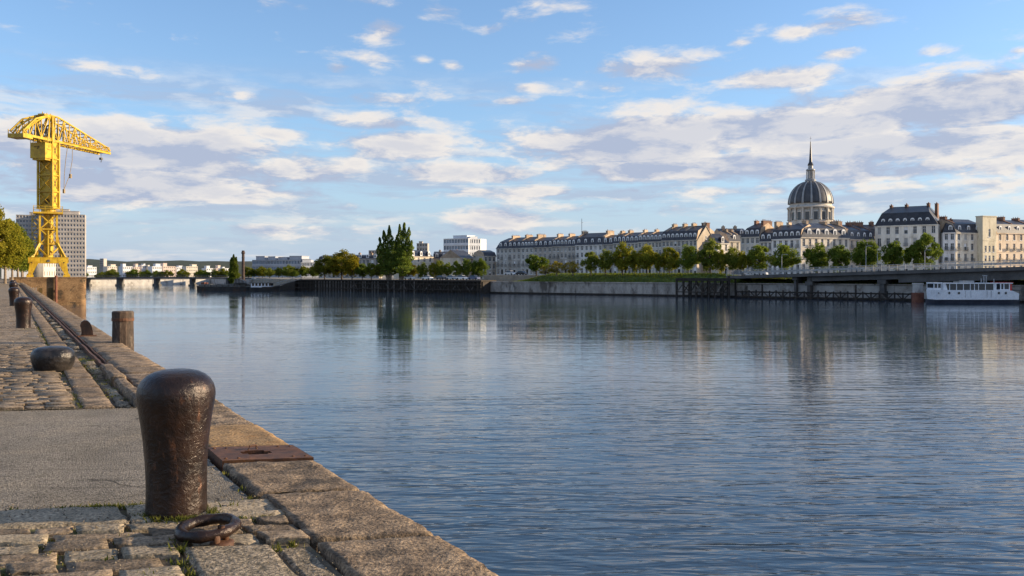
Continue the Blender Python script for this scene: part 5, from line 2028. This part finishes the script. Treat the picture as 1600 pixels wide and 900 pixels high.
# fender of timbers at the foot of the wall under the bridge
f0, f1 = PP(1150, 211), PP(1424, 186)
e = f1 - f0
L = e.length
fd = thing('timber_fender', 'low dark timber fender frame along the foot of the wall under the bridge', 'fender', (f0.x, f0.y, 0), math.atan2(e.y, e.x))
for (z, w_) in ((1.5, .34), (.35, .3)):
    mb = MB()
    mb.bar((0, 0, z), (L, 0, z), w_)
    mb.build('beam', 'dark_timber', fd)
n_ = 24
for k in range(n_ + 1):
    mb = MB()
    tall = k in (4, 11, 17)
    x = L * k / n_
    mb.bar((x, 0, -2), (x + rnd.uniform(-.15, .15), .1, 3.4 if tall else 1.75 + rnd.uniform(0, .35)), .34 if tall else .26)
    mb.build('post', 'dark_timber', fd)
    if k < n_:
        mb = MB()
        s_ = 1 if k % 2 else -1
        mb.bar((x + L / n_ * (.1 if s_ > 0 else .9), -.05, .4), (x + L / n_ * (.9 if s_ > 0 else .1), -.05, 1.7), .2)
        mb.build('brace', 'pale_timber' if k % 4 == 0 else 'dark_timber', fd)

# the road bridge rising to the right
d0, d1 = PP(1136, 213.5), PP(1720, 164)
e = d1 - d0
L = e.length
rb = thing('road_bridge', 'grey concrete road bridge with pale railings rising towards the right edge', 'bridge', (d0.x, d0.y, 0), math.atan2(e.y, e.x))


def deck_z(x):
    px_ = 800 + F * (d0.x + e.x / L * x) / (d0.y + e.y / L * x)
    yy = d0.y + e.y / L * x
    row_ = 431 - (px_ - 1136) / (1600 - 1136) * 14.5
    return PZ(row_, yy)


N_ = 44
dk, gd = MB(), MB()
for k in range(N_):
    x0, x1 = L * k / N_, L * (k + 1) / N_
    za, zb = deck_z(x0), deck_z(x1)
    dk.add([(x0, -.5, za), (x1, -.5, zb), (x1, 10, zb), (x0, 10, za), (x0, -.5, za - .75), (x1, -.5, zb - .75), (x1, 10, zb - .75), (x0, 10, za - .75)],
           [(0, 1, 2, 3), (4, 5, 1, 0), (7, 6, 5, 4), (3, 2, 6, 7)])
    if x0 > 20:
        dp = 1.15 if x0 < 40 else 1.9
        gd.add([(x0, .5, za - .751), (x1, .5, zb - .751), (x1, 9.4, zb - .751), (x0, 9.4, za - .751), (x0, .5, za - .75 - dp), (x1, .5, zb - .75 - dp), (x1, 9.4, zb - .75 - dp), (x0, 9.4, za - .75 - dp)],
               [(4, 5, 1, 0), (7, 6, 5, 4), (3, 2, 6, 7), (0, 3, 7, 4), (1, 5, 6, 2)])
dk.build('deck', 'bridge_concrete', rb)
gd.build('girder', 'bridge_concrete', rb)
NP = 46
for k in range(NP):
    x0, x1 = L * k / NP, L * (k + 1) / NP
    mb = MB()
    za, zb = deck_z(x0), deck_z(x1)
    mb.bar((x0, -.35, za), (x0, -.35, za + 1.35), .12)
    for hh in (1.35, .25):
        mb.bar((x0 + .07, -.35, za + hh), (x1 - .07, -.35, zb + hh), .08)
    for j in range(1, 7):
        t_ = j / 7
        x = x0 + (x1 - x0) * t_
        z = za + (zb - za) * t_
        mb.bar((x, -.35, z + .2), (x, -.35, z + 1.35), .05)
    mb.build('railing_panel', 'pale_metal', rb)
mb = MB()
for k in range(N_):
    x0, x1 = L * k / N_, L * (k + 1) / N_
    mb.bar((x0, 9.6, deck_z(x0) + .9), (x1, 9.6, deck_z(x1) + .9), .07, .5)
mb.build('rear_parapet', 'pale_metal', rb)
for (px_, w_, m_, dep_) in ((1240, .5, 'bridge_concrete', 4), (1262, .9, 'bridge_concrete', 6), (1376, 1.0, 'bridge_concrete', 8), (1500, 2.0, 'pale_concrete', 8), (1620, 2.0, 'pale_concrete', 8)):
    P_ = on_line(px_, d0, d1)
    x = (P_ - d0).length
    mb = MB()
    mb.mm(x - w_ / 2, x + w_ / 2, .8, .8 + dep_, -2, deck_z(x) - .5)
    mb.mm(x - w_ / 2 - .4, x + w_ / 2 + .4, .55, 9.0, deck_z(x) - (1.5 if x < 20 else 2.9), deck_z(x) - (.76 if x < 20 else 1.95))
    mb.build('bridge_pier', m_, rb)
dl = thing('mooring_dolphin', 'concrete mooring dolphin with a rust red foot left of the white boat', 'dolphin', (PX(1434, 178), 178, 0))
mb = MB()
mb.lathe([(1.15, -2), (1.2, 1.9), (1.1, 2.0)], 14)
mb.build('foot', 'red_rust', dl)
mb = MB()
mb.lathe([(1.02, 2.0), (1.0, 3.6), (1.1, 3.7), (1.1, 4.0)], 14)
mb.build('head', 'pale_concrete', dl)

# ================================================================== boats
def hull(mb, stations, m=0, mdeck=None):
    """stations: list of (x, [(half width, z), ...] from keel to rail)"""
    n = len(stations[0][1])
    vs = []
    for (x, ring) in stations:
        for (hw_, z) in ring:
            vs.append((x, -hw_, z))
        for (hw_, z) in ring[::-1]:
            vs.append((x, hw_, z))
    k = 2 * n
    fs = []
    for i in range(len(stations) - 1):
        for j in range(k - 1):
            fs.append((i * k + j, (i + 1) * k + j, (i + 1) * k + j + 1, i * k + j + 1))
    fs.append(tuple(range(k))[::-1])
    fs.append(tuple((len(stations) - 1) * k + j for j in range(k)))
    mb.add(vs, fs, m)
    dv = []
    for (x, ring) in stations:
        dv += [(x, -ring[-1][0], ring[-1][1] - .02), (x, ring[-1][0], ring[-1][1] - .02)]
    mb.add(dv, [(i * 2, i * 2 + 2, i * 2 + 3, i * 2 + 1) for i in range(len(stations) - 1)], m if mdeck is None else mdeck)


BY = 172
rbx = PX(1451, BY)
cb_ = thing('river_boat', 'white river cruise boat with dark windows moored under the bridge', 'boat', (rbx, BY, 0), R(-1.5))
Lb = 19.2
mb = MB()
hull(mb, [(-.5, [(.1, -.5), (.5, .85)]), (.5, [(1.2, -.5), (1.75, .75)]), (2.5, [(1.9, -.5), (2.3, .70)]), (16, [(2.0, -.5), (2.3, .68)]), (Lb - 1.5, [(1.8, -.5), (2.1, .75)]), (Lb, [(1.2, -.2), (1.7, .9)])])
mb.build('lower_hull', 'navy_hull', cb_)
mb = MB()
hull(mb, [(.0, [(.6, .82), (1.1, 2.75)]), (.7, [(1.7, .76), (1.95, 2.72)]), (2.5, [(2.25, .70), (2.35, 2.70)]), (16.2, [(2.25, .68), (2.35, 2.68)]), (17.4, [(2.15, .70), (2.3, 2.5)]), (18.6, [(2.1, .74), (2.2, 2.0)])])
mb.build('upper_hull', 'white_paint', cb_)
mb = MB()
mb.mm(-.3, 18.6, -2.42, -2.33, .68, .78)
mb.build('rubbing_strake', 'navy_hull', cb_)
mb = MB()
mb.mm(3.0, 13.6, -1.95, 1.95, 2.68, 3.95)
mb.build('saloon_glass', 'window_glass', cb_)
mb = MB()
for x in (3.6, 5.1, 6.6, 8.1, 9.0, 9.9, 11.4, 13.2):
    mb.mm(x - .07, x + .07, -1.99, -1.951, 2.69, 3.95)
mb.mm(13.3, 13.8, -2.0, 2.0, 2.66, 3.96)
mb.build('mullions', 'white_paint', cb_)
mb = MB()
mb.mm(2.2, 14.0, -2.15, 2.15, 3.95, 4.12)
mb.prism([(2.2, -2.0, 2.72), (3.1, -2.0, 2.72), (2.75, -2.0, 3.95), (2.2, -2.0, 3.95)][::-1], (0, 4.0, 0))
mb.build('saloon_roof', 'white_paint', cb_)
cb_.scale = (.9, 1, 1)
wheel = MB()
wheel.mm(.35, 2.05, -1.55, 1.55, 2.7, 3.1)
wheel.mm(.3, 2.15, -1.65, 1.65, 3.95, 4.2)
for x in (.40, 1.2, 1.98):
    for y in (-1.5, 1.5):
        wheel.mm(x - .08, x + .08, y - .06, y + .06, 3.1, 3.95)
wheel.mm(.45, 1.95, -1.42, 1.42, 3.1, 3.95, 1)
wheel.build('wheelhouse', ['white_paint', 'window_glass'], cb_)
wh2 = MB()
wh2.mm(14.8, 16.9, -1.7, 1.7, 2.4, 2.85)
wh2.mm(14.75, 17.5, -1.8, 1.8, 3.95, 4.15)
for x in (14.9, 15.6, 16.8):
    for y in (-1.65, 1.65):
        wh2.mm(x - .1, x + .1, y - .06, y + .06, 2.85, 3.95)
wh2.mm(14.95, 16.75, -1.55, 1.55, 2.85, 3.95, 1)
wh2.build('stern_cabin', ['white_paint', 'window_glass'], cb_)
mb = MB()
mb.mm(16.95, 17.35, -1.7, 1.7, 2.3, 3.94)
mb.mm(14.7, 17.6, -1.85, 1.85, 4.152, 4.24)
mb.build('red_bulkhead', 'red_paint', cb_)
for x in (1.0, 3.3, 5.4, 14.1, 15.6):
    mb = MB()
    mb.lathe([(0, 0), (.24 if x > 1 else .12, 0), (.26 if x > 1 else .14, .05), (0, .05)], 12)
    o = mb.build('porthole', 'window_glass', cb_, (x, -2.34, 2.1))
    o.rotation_euler = (R(90), 0, 0)
mb = MB()
for (x0, x1) in ((6.8, 6.84), (8.0, 8.04), (11.5, 11.56), (12.4, 12.46)):
    mb.mm(x0, x1, -2.385, -2.37, 1.2, 2.6)
mb.build('plate_seams', 'dull_metal', cb_)
mb = MB()
mb.mm(17.4, 20.4, -1.6, 1.6, 1.0, 1.5)
for x in (17.8, 19.0, 20.2):
    mb.bar((x, -1.7, 1.0), (x, -1.7, 2.6), .08)
mb.bar((17.6, -1.7, 2.6), (20.4, -1.7, 2.6), .10)
mb.mm(17.5, 20.5, -1.9, 1.9, 2.62, 2.72)
mb.build('stern_platform', 'dull_metal', cb_)
mb = MB()
for (x, h_) in ((11.6, .9), (12.2, 1.5), (12.7, 1.4), (14.4, .8)):
    mb.bar((x, 0, 4.12), (x, 0, 4.12 + h_), .14)
mb.bar((11.9, 0, 5.6), (12.9, 0, 5.5), .18)
mb.mm(7.2, 9.6, -.8, .8, 4.12, 4.55)
mb.build('roof_gear', 'pale_metal', cb_)

bg_ = thing('barge', 'long low black barge moored in front of the distant bridge', 'barge', (PX(311, 297), 297, 0), R(1))
Lg = 20.2
mb = MB()
hull(mb, [(0, [(1.8, -.5), (2.4, 1.75)]), (1.5, [(2.4, -.5), (2.6, 1.55)]), (17, [(2.4, -.5), (2.6, 1.35)]), (19.5, [(2.2, -.5), (2.4, 1.4)])])
mb.build('hull', 'dark_hull', bg_)
mb = MB()
for i in range(9):
    x = .6 + i * 2.05
    mb.mm(x, x + 1.85, -2.0, 2.0, 1.5, 2.25 + .12 * (i % 2))
mb.build('hatch_covers', 'dull_metal', bg_)
mb = MB()
for i in range(20):
    x = .5 + i
    mb.bar((x, -2.5, 1.5), (x, -2.5, 2.5), .06)
mb.bar((.5, -2.5, 2.5), (19.5, -2.5, 2.5), .06)
mb.build('railing', 'dull_metal', bg_)
mb = MB()
mb.mm(.9, 2.2, -.9, .9, 2.3, 3.0)
mb.mm(2.6, 3.0, -.4, .4, 2.3, 2.9)
mb.build('deck_gear', 'red_rust', bg_)
mb = MB()
mb.prism([(12.3, -1.6, 2.2), (16.2, -1.6, 2.2), (16.2, -1.6, 3.1), (14.2, -1.6, 4.3), (13.2, -1.6, 4.3)][::-1], (0, 3.2, 0))
mb.build('deck_house', 'pale_timber', bg_)

fb = thing('passenger_boat', 'small white passenger boat with a canopy at the right end of the barge', 'boat', (PX(392, 295), 295, 0), R(2))
Lf = 9.9
mb = MB()
hull(mb, [(0, [(1.5, -.4), (1.8, 1.3)]), (3, [(1.7, -.4), (2.0, 1.1)]), (7.5, [(1.4, -.4), (1.8, 1.2)]), (9.9, [(.1, .2), (.35, 1.7)])])
mb.build('hull', 'dark_hull', fb)
mb = MB()
hull(mb, [(4.2, [(1.9, 1.12), (2.0, 1.5)]), (7.5, [(1.8, 1.22), (1.9, 1.6)]), (9.9, [(.35, 1.72), (.4, 1.95)])])
mb.build('rail', 'pale_timber', fb)
mb = MB()
for i in range(6):
    x = .4 + i * 1.15
    mb.mm(x, x + .35, -1.55, 1.55, 1.3, 2.7, 0)
    mb.mm(x + .35, x + 1.15, -1.5, 1.5, 1.3, 1.75, 0)
    mb.mm(x + .35, x + 1.15, -1.45, 1.45, 1.75, 2.7, 1)
mb.build('cabin', ['white_paint', 'window_glass'], fb)
mb = MB()
mb.mm(-5.5, 7.9, -1.8, 1.8, 2.7, 2.9)
mb.build('cabin_roof', 'dull_metal', fb)
mb = MB()
for i in range(12):
    x = -5.2 + i * 1.1
    mb.bar((x, -1.6, 2.9), (x, -1.6, 4.0), .08)
    mb.bar((x, 1.6, 2.9), (x, 1.6, 4.0), .08)
mb.bar((-5.2, -1.6, 3.4), (7.0, -1.6, 3.4), .07)
mb.mm(-1.0, 6.6, -1.8, 1.8, 4.0, 4.14)
mb.mm(.5, 1.5, -1.2, 1.2, 4.14, 4.6)
mb.build('canopy', 'pale_metal', fb)

cs = thing('chimney_stack', 'tall thin dark brick chimney rising behind the barge beside the slim poplar', 'chimney', (PX(380, 300), 300, 0))
mb = MB()
mb.lathe([(.9, -1), (.85, 3.5), (.55, 4.2), (.48, 12.9), (.50, 13.0), (.72, 13.1), (.72, 13.4), (.55, 13.5), (.5, 14.1), (.3, 14.15)], 12)
mb.build('shaft', 'dark_brick', cs)
mb = MB()
for z in (5, 7.2, 9.4, 11.6):
    mb.lathe([(.50, 0), (.56, 0), (.56, .18), (.50, .18)], 12, (0, 0, z))
mb.build('iron_bands', 'dark_hull', cs)

# ================================================================== parked cars and lamps on the far quay
def car_meshes():
    b = MB()
    sec = [(-2.1, .35, .62), (-2.05, .75, .80), (-1.2, .92, .84), (1.0, .94, .84), (1.95, .78, .80), (2.1, .40, .66)]
    vs = []
    for (x, zt_, hw_) in sec:
        vs += [(x, -hw_, .28), (x, hw_, .28), (x, hw_ * .98, zt_), (x, -hw_ * .98, zt_)]
    fs = [(i * 4 + j, (i + 1) * 4 + j, (i + 1) * 4 + (j + 1) % 4, i * 4 + (j + 1) % 4) for i in range(5) for j in range(4)] + [(0, 1, 2, 3), (23, 22, 21, 20)]
    b.add(vs, fs)
    b.prism([(-.95, -.62, 1.42), (-.55, -.64, 1.46), (.5, -.64, 1.46), (.75, -.62, 1.40), (.75, -.62, 1.44)], (0, 1.26, 0))
    body = b.mesh('body', 'car_paint')
    c = MB()
    c.add([(-1.75, -.74, .88), (1.35, -.74, .90), (.72, -.6, 1.42), (-1.0, -.6, 1.42), (-1.75, .74, .88), (1.35, .74, .90), (.72, .6, 1.42), (-1.0, .6, 1.42)],
          [(0, 1, 2, 3), (1, 5, 6, 2), (5, 4, 7, 6), (4, 0, 3, 7), (3, 2, 6, 7)])
    cabin = c.mesh('windows', 'window_glass')
    w = MB()
    w.prism([(math.cos(2 * math.pi * i / 12) * .32, 0, math.sin(2 * math.pi * i / 12) * .32) for i in range(12)], (0, .2, 0))
    return body, cabin, w.mesh('wheel', 'tyre')


CB, CC, CW = car_meshes()


def car(px_, y_, z_, rz, color, label):
    t = thing('parked_car', label, 'car', (PX(px_, y_), y_, z_), rz, 'cars parked along the far quay')
    link('body', CB, t).color = c4(color)
    link('windows', CC, t)
    for x in (-1.3, 1.3):
        for y in (-.85, .65):
            link('wheel', CW, t, (x, y, .32))


ca = math.atan2(-.67, .74)
for (px_, y_, z_, col, lb) in [(640, 285, 4, (.5, .5, .52), 'grey car parked under the tall poplars'), (668, 283, 4, (.75, .76, .78), 'white car parked below the small quay tree nearest the poplars'), (690, 281, 4, (.06, .06, .07), 'black car parked on the wharf left of the silver one'),
                              (706, 279, 4, (.45, .47, .5), 'silver car parked on the wharf between a black and a white car'), (722, 277, 4, (.78, .78, .8), 'white car parked on the wharf near its right end'), (741, 275, 4, (.08, .10, .2), 'dark blue car parked at the right end of the wharf'),
                              (797, 292, 5.5, (.76, .77, .78), 'white car parked before the left end of the terrace'), (815, 290, 5.5, (.05, .05, .06), 'black car parked left of the dark round tree'), (1155, 245, 5.5, (.10, .13, .18), 'dark car parked behind the start of the bridge railing'), (1188, 243, 5.5, (.75, .76, .77), 'white car behind the bridge railing left of the lamp')]:
    car(px_, y_, z_, ca, col, lb)


def lamp_mesh(h):
    mb = MB()
    mb.tube([(0, 0, 0), (0, 0, h * .9), (.05, 0, h), (.5, 0, h + .12), (1.0, 0, h + .1)], [.11, .075, .07, .05, .05], 8)
    mb.lathe([(.2, 0), (.17, .5), (.11, .55)], 8)
    p = mb.mesh('pole', 'pale_metal')
    mb = MB()
    mb.mm(.75, 1.45, -.14, .14, h + .03, h + .15)
    return p, mb.mesh('lamp_head', 'pale_metal')


for (px_, top_, y_, lb) in [(1221.5, 398, 207, 'thin pale street lamp left of the sunlit house below the dome'), (1353, 385, 198, 'street lamp before the pinkish house'), (1371, 395, 197, 'street lamp at the left corner of the big mansion'), (1445, 391, 192, 'street lamp standing in front of the right tree before the mansion'), (1453, 401, 215, 'short street lamp right of the last tree before the mansion'), (722, 405, 300, 'street lamp among the small trees on the wharf')]:
    zb = 5.5 if px_ > 760 else 4.0
    lz = PZ(top_, y_) - zb
    p, hd = lamp_mesh(round(lz, 2))
    t = thing('street_lamp', lb, 'street lamp', (PX(px_, y_), y_, zb), 0, 'street lamps on the far quay')
    link('pole', p, t)
    link('lamp_head', hd, t)
# ================================================================== TREES
def leaf_quad(mb, p, size, r):
    n = Vector((r.gauss(0, 1), r.gauss(0, 1), r.gauss(0, .8) + .3)).normalized()
    a = n.orthogonal().normalized()
    a.rotate(Matrix.Rotation(r.uniform(0, 6.283), 3, n))
    b = n.cross(a)
    s1, s2 = size * r.uniform(.6, 1.2), size * r.uniform(.35, .7)
    mb.add([p - a * s1, p - b * s2 + a * s1 * .1, p + a * s1, p + b * s2 + a * s1 * .1], [(0, 1, 2, 3)])


def round_crown(seed, leaves=2600, leaf=.17, clumps=46, w=3.0, h0=1.9, h1=8.0, gaps=.32):
    r = random.Random(seed)
    mb = MB()
    zc, hz = (h0 + h1) / 2, (h1 - h0) / 2
    cs_ = []
    while len(cs_) < clumps:
        v = Vector((r.uniform(-1, 1), r.uniform(-1, 1), r.uniform(-1, 1)))
        if not .25 < v.length < 1.0:
            continue
        k = 1 - .38 * max(0, v.z) - .10 * max(0, -v.z)
        v2 = Vector((v.x * w * k, v.y * w * k, zc + v.z * hz))
        cs_.append((v2, r.uniform(.5, 1.1) * w * gaps))
    per = leaves // clumps
    for c, rad in cs_:
        for _ in range(per):
            d = Vector((r.gauss(0, 1), r.gauss(0, 1), r.gauss(0, .8)))
            d = d.normalized() * rad * r.uniform(.3, 1.0) ** .6
            leaf_quad(mb, c + d, leaf, r)
    return mb.mesh('crown', 'leaf'), cs_


def trunk_mesh(seed, cs_, h=2.6, rad=.17, top=5.5, mat='bark', limbs=9):
    r = random.Random(seed)
    mb = MB()
    mb.tube([(0, 0, -.3), (.02, 0, h * .5), (.05, .03, h), (.02, .05, top)], [rad * 1.25, rad, rad * .85, rad * .3], 8)
    for c, _ in r.sample(cs_, min(limbs, len(cs_))):
        z = r.uniform(h * .75, h * 1.5)
        mb.tube([(0.03, 0.02, z), (c.x * .5, c.y * .5, z + (c.z - z) * .55), tuple(c)], [rad * .5, rad * .3, rad * .1], 5)
    return mb.mesh('trunk', mat)


VAR = []
for i in range(6):
    cm, cs_ = round_crown(20 + i, 6000, .24, 34 + 6 * i, 3.1 + .2 * (i % 3), 1.25 + .3 * (i % 3), 8.0, .30 + .03 * (i % 3))
    VAR.append((cm, trunk_mesh(50 + i, cs_)))
OPEN = []
for i in range(2):
    cm, cs_ = round_crown(70 + i, 3000, .19, 40, 3.3, 1.0, 6.6, .26)
    OPEN.append((cm, trunk_mesh(80 + i, cs_, h=1.4, rad=.2, mat='pale_bark', limbs=26)))


def tree(px_, top_y, base_z, y_, wpx, label, var=0, tint=(1, 1, 1), group='trees along the far quay', kinds=VAR, name='broadleaf_tree', hh=8.0):
    H = PZ(top_y, y_) - base_z
    W = wpx / F * y_
    t = thing(name, label, 'tree', (PX(px_, y_), y_, base_z), (px_ * 1.7) % 6.28, group)
    cm, tm = kinds[var % len(kinds)]
    k = H / hh
    kw = W / 6.2
    o = link('crown', cm, t)
    o.scale = (kw * rnd.uniform(.92, 1.12), kw * rnd.uniform(.9, 1.1), k)
    o.color = c4(tint)
    o = link('trunk', tm, t)
    o.scale = (kw, kw, k)
    return t


G1, G2, G3, DK = (1.35, 1.35, 1.1), (1.75, 1.5, .9), (1.25, 1.35, 1.0), (.95, 1.1, .85)
YEL = (2.6, 1.75, 1.3)
YQ = lambda px_: 262 - (px_ - 752) * .093
for k, (px_, ty, w_, tn, lb) in enumerate([
        (838, 395, 36, DK, 'dark dense round tree at the left end of the grass bank'),
        (923, 394, 25, G1, 'first green tree right of the pale yellow trees'), (946, 391, 25, G1, 'narrow upright green tree, second right of the yellow ones'),
        (973, 379, 36, G2, 'taller broad green tree third from the pale yellow trees'), (992, 392, 22, G2, 'small yellow green tree tucked right of the taller broad one'),
        (1011, 385, 30, G2, 'yellow green tree before the long cream townhouse'), (1030, 392, 20, G2, 'slight yellow green tree between two bigger ones'), (1046, 387, 31, G2, 'rounded yellow green tree left of the jetty'),
        (1075, 384, 32, G3, 'dark green round tree behind the black timber jetty'), (1110, 374, 40, G1, 'tallest tree of the bank, before the bare gable'), (1127, 391, 22, G2, 'small tree right of the tallest one'),
        (1145, 388, 24, G1, 'slim green tree at the start of the bridge railing'), (1162, 389, 26, G2, 'yellowish tree before the low white house'), (1187, 384, 36, G3, 'round dark green tree before the hipped townhouse'),
        (1226, 383, 38, G3, 'round dark tree beside the thin pale lamp'), (1277, 380, 40, DK, 'dark round tree below the dome'), (1312, 384, 34, DK, 'dark tree right below the dome, lower than its neighbour'),
        (1353, 378, 42, DK, 'dark tree before the pinkish house'), (1402, 372, 44, DK, 'dark tree before the left half of the mansion'), (1446, 366, 46, DK, 'big dark tree before the right half of the mansion')]):
    tree(px_, ty, GZ, YQ(px_), w_, lb, k, tn)
for k, (px_, ty, w_, lb) in enumerate([(852, 416, 22, 'lowest pale yellow tree, by the dark round tree'), (870, 408, 30, 'broad pale yellow tree in the middle of the three'), (895, 408, 28, 'pale yellow tree with bare boughs at the right of the three')]):
    tree(px_, ty, GZ, 243, w_, lb, k, YEL, kinds=OPEN, hh=6.6, group='pale yellow trees on the grass bank')
# the wharf: brown and green round trees, young ones, small quay trees
for k, (px_, ty, w_, y_, tn, lb) in enumerate([
        (507, 400, 34, 300, (1.0, .9, .6), 'dark brown round tree at the left of the wharf'), (534, 391, 46, 296, (1.55, 1.2, .65), 'tallest brown tree, with a rust coloured side'), (550, 399, 26, 292, (1.8, 1.3, .6), 'rusty brown tree right behind the tallest brown one'),
        (566, 413, 22, 292, DK, 'low dark tree between the brown trees and the poplars'), (580, 409, 22, 288, (1.4, 1.35, .8), 'young bright green tree left of the poplars'), (594, 412, 20, 292, G3, 'low green tree at the foot of the poplars'),
        (643, 414, 24, 296, (1.1, .9, .55), 'brownish low tree right of the poplars'), (660, 410, 18, 288, G1, 'first small quay tree right of the poplars'), (676, 411, 15, 288, G2, 'second small quay tree, bright and narrow'), (687, 408, 15, 288, G1, 'third small quay tree, in the row under the white office'),
        (700, 408, 17, 288, G3, 'fourth small quay tree, left of the lamp'), (713, 408, 17, 286, G3, 'dark small quay tree left of the lamp'), (728, 405, 19, 286, DK, 'dark small quay tree right of the lamp'), (743, 407, 16, 286, DK, 'dark small quay tree near the end of the row'), (752, 404, 18, 286, DK, 'last small quay tree, beside the terrace')]):
    tree(px_, ty, 4.0, y_, w_, lb, k + 2, tn, group='trees on the wharf')


def poplar_mesh(seed, plumes, leaves):
    r = random.Random(seed)
    mb = MB()
    tot = sum(p[4] * (p[5] - p[2]) for p in plumes)
    tips = []
    for (x, y, z0_, lean, rad, z1_) in plumes:
        n_ = int(leaves * rad * (z1_ - z0_) / tot)
        for _ in range(n_):
            t_ = r.random()
            z = z0_ + (z1_ - z0_) * t_
            prof_ = (min(1, t_ * 3.2 + .25)) * (1 - t_) ** .55
            lump_ = 1 + .28 * math.sin(t_ * 19 + x * 3) + .2 * math.sin(t_ * 37 + y * 5)
            a = r.uniform(0, 6.283)
            rr = rad * prof_ * lump_ * r.uniform(.45, 1.0) ** .5
            p = Vector((x + lean[0] * t_ * (z1_ - z0_) + math.cos(a) * rr, y + lean[1] * t_ * (z1_ - z0_) + math.sin(a) * rr, z))
            leaf_quad(mb, p, .27, r)
        tips.append((Vector((x + lean[0] * (z1_ - z0_) * .8, y + lean[1] * (z1_ - z0_) * .8, z0_ + (z1_ - z0_) * .8)), 1))
    tm = MB()
    for (c, _), pl_ in zip(tips, plumes):
        tm.tube([(pl_[0] * .3, pl_[1] * .3, -.3), (pl_[0] * .6, pl_[1] * .6, 2.0), (pl_[0], pl_[1], pl_[2] + 1), tuple(c)], [.34, .28, .2, .05], 7)
    return mb.mesh('crown', 'leaf'), tm.mesh('trunk', 'pale_bark')


PY_ = 287
# (x, y, foot of plume, lean, radius, top) in metres at the trees
u_ = PY_ / F
for (cx_, pls, lb) in [(609, [(0, 0, 2.5, (-.01, 0), 2.0, 18.2), (-.9, .6, 3.0, (-.09, .0), 1.7, 16.6), (-1.6, -.4, 3.0, (-.16, .0), 1.5, 14.2), (.9, -.6, 2.6, (.05, 0), 2.3, 13.0), (-2.4, .3, 3.0, (-.2, 0), 1.6, 11.4), (-.4, .8, 1.2, (0, 0), 3.9, 9.4)], 'left of the two tall dark poplars, with a ragged split crown'),
                       (626, [(0, 0, 2.0, (-.02, 0), 2.0, 18.6), (.6, .5, 2.5, (.035, 0), 1.8, 19.2), (1.3, .2, 2.5, (.10, 0), 1.7, 17.6), (2.0, -.2, 2.8, (.17, 0), 1.9, 13.2), (-.7, .3, 3.0, (-.05, 0), 1.7, 15.0), (.8, -.8, 1.2, (.03, 0), 3.7, 10.0)], 'right of the two tall poplars, brighter and the taller one')]:
    cm, tm = poplar_mesh(int(cx_), pls, 17000)
    t = thing('poplar_tree', lb, 'tree', (PX(cx_, PY_), PY_, 4.0), 0, 'tall poplars on the wharf')
    o = link('crown', cm, t)
    o.color = c4((1.05, 1.2, 1.1) if cx_ < 620 else (1.3, 1.45, 1.2))
    link('trunk', tm, t)
cm, tm = poplar_mesh(5, [(0, 0, .8, (0, 0), 1.6, 10.6), (.7, .3, .8, (.01, 0), 1.2, 9.8), (-.7, 0, .8, (-.01, 0), 1.2, 9.6)], 6500)
t = thing('poplar_tree', 'slim columnar poplar standing left of the dark chimney', 'tree', (PX(365, 345), 345, 0.5), 0)
o = link('crown', cm, t)
o.color = c4((.75, .85, .65))
o.scale = (1.15, 1.15, 1.25)
link('trunk', tm, t).scale = (1.15, 1.15, 1.25)

# far bank trees beyond the bridge and in front of the office block
fr = random.Random(19)
i_ = 0
for (pxa, pxb, n_, y_, z_, h0_, h1_, gname, txt) in [(118, 330, 26, 560, 2.6, 3.2, 6.6, 'trees beyond the distant bridge', 'small green tree among the distant white blocks'), (318, 395, 12, 520, 2.6, 3.5, 6.5, 'trees beyond the right end of the distant bridge', 'small green tree behind the barge and the right end of the bridge'),
                                                   (388, 500, 16, 400, 4.0, 3.0, 6.2, 'trees before the long office block', 'low round tree in the row before the long office block')]:
    for k in range(n_):
        px_ = pxa + (pxb - pxa) * (k + .5 + fr.uniform(-.35, .35)) / n_
        H = fr.uniform(h0_, h1_)
        t = thing('broadleaf_tree', txt, 'tree', (PX(px_, y_), y_ + fr.uniform(-8, 8), z_), fr.uniform(0, 6), gname)
        cm, tm = VAR[k % 6]
        o = link('crown', cm, t)
        s_ = H / 8.0
        o.scale = (s_ * 1.25, s_ * 1.25, s_)
        tn = fr.choice([G1, G2, DK, DK, (1.2, 1.1, .6)])
        o.color = c4(tn)
        link('trunk', tm, t).scale = (s_, s_, s_)

# avenue on the left quay
AV = []
for i in range(3):
    cm, cs_ = round_crown(110 + i, 14000, .20, 90, 3.6, 2.8, 11.5, .30)
    AV.append((cm, trunk_mesh(120 + i, cs_, h=4.0, rad=.22, top=8, mat='pale_bark', limbs=16)))
for k, (px_, y_, ty, tn, lb) in enumerate([(-30, 112, 312, (1.9, 1.45, .8), 'avenue tree just outside the left edge, with autumn tints'), (-8, 128, 330, (1.95, 1.5, .75), 'yellowing avenue tree at the left edge'), (8, 140, 344, (1.9, 1.55, .8), 'yellow green avenue tree nearest in view'),
                                           (19, 156, 352, (1.25, 1.25, .8), 'greener avenue tree second in view'), (28, 172, 362, (1.1, 1.2, .8), 'green avenue tree third in view, left of the crane'), (34, 190, 372, (1.1, 1.2, .8), 'avenue tree fourth in view, close to the crane leg'), (36, 212, 384, (1.0, 1.1, .8), 'farthest avenue tree behind the crane leg')]):
    tree(px_, ty, QZ, y_, 52 * 140 / y_, lb, k, tn, group='trees of the avenue on the left quay', kinds=AV, hh=11.5)
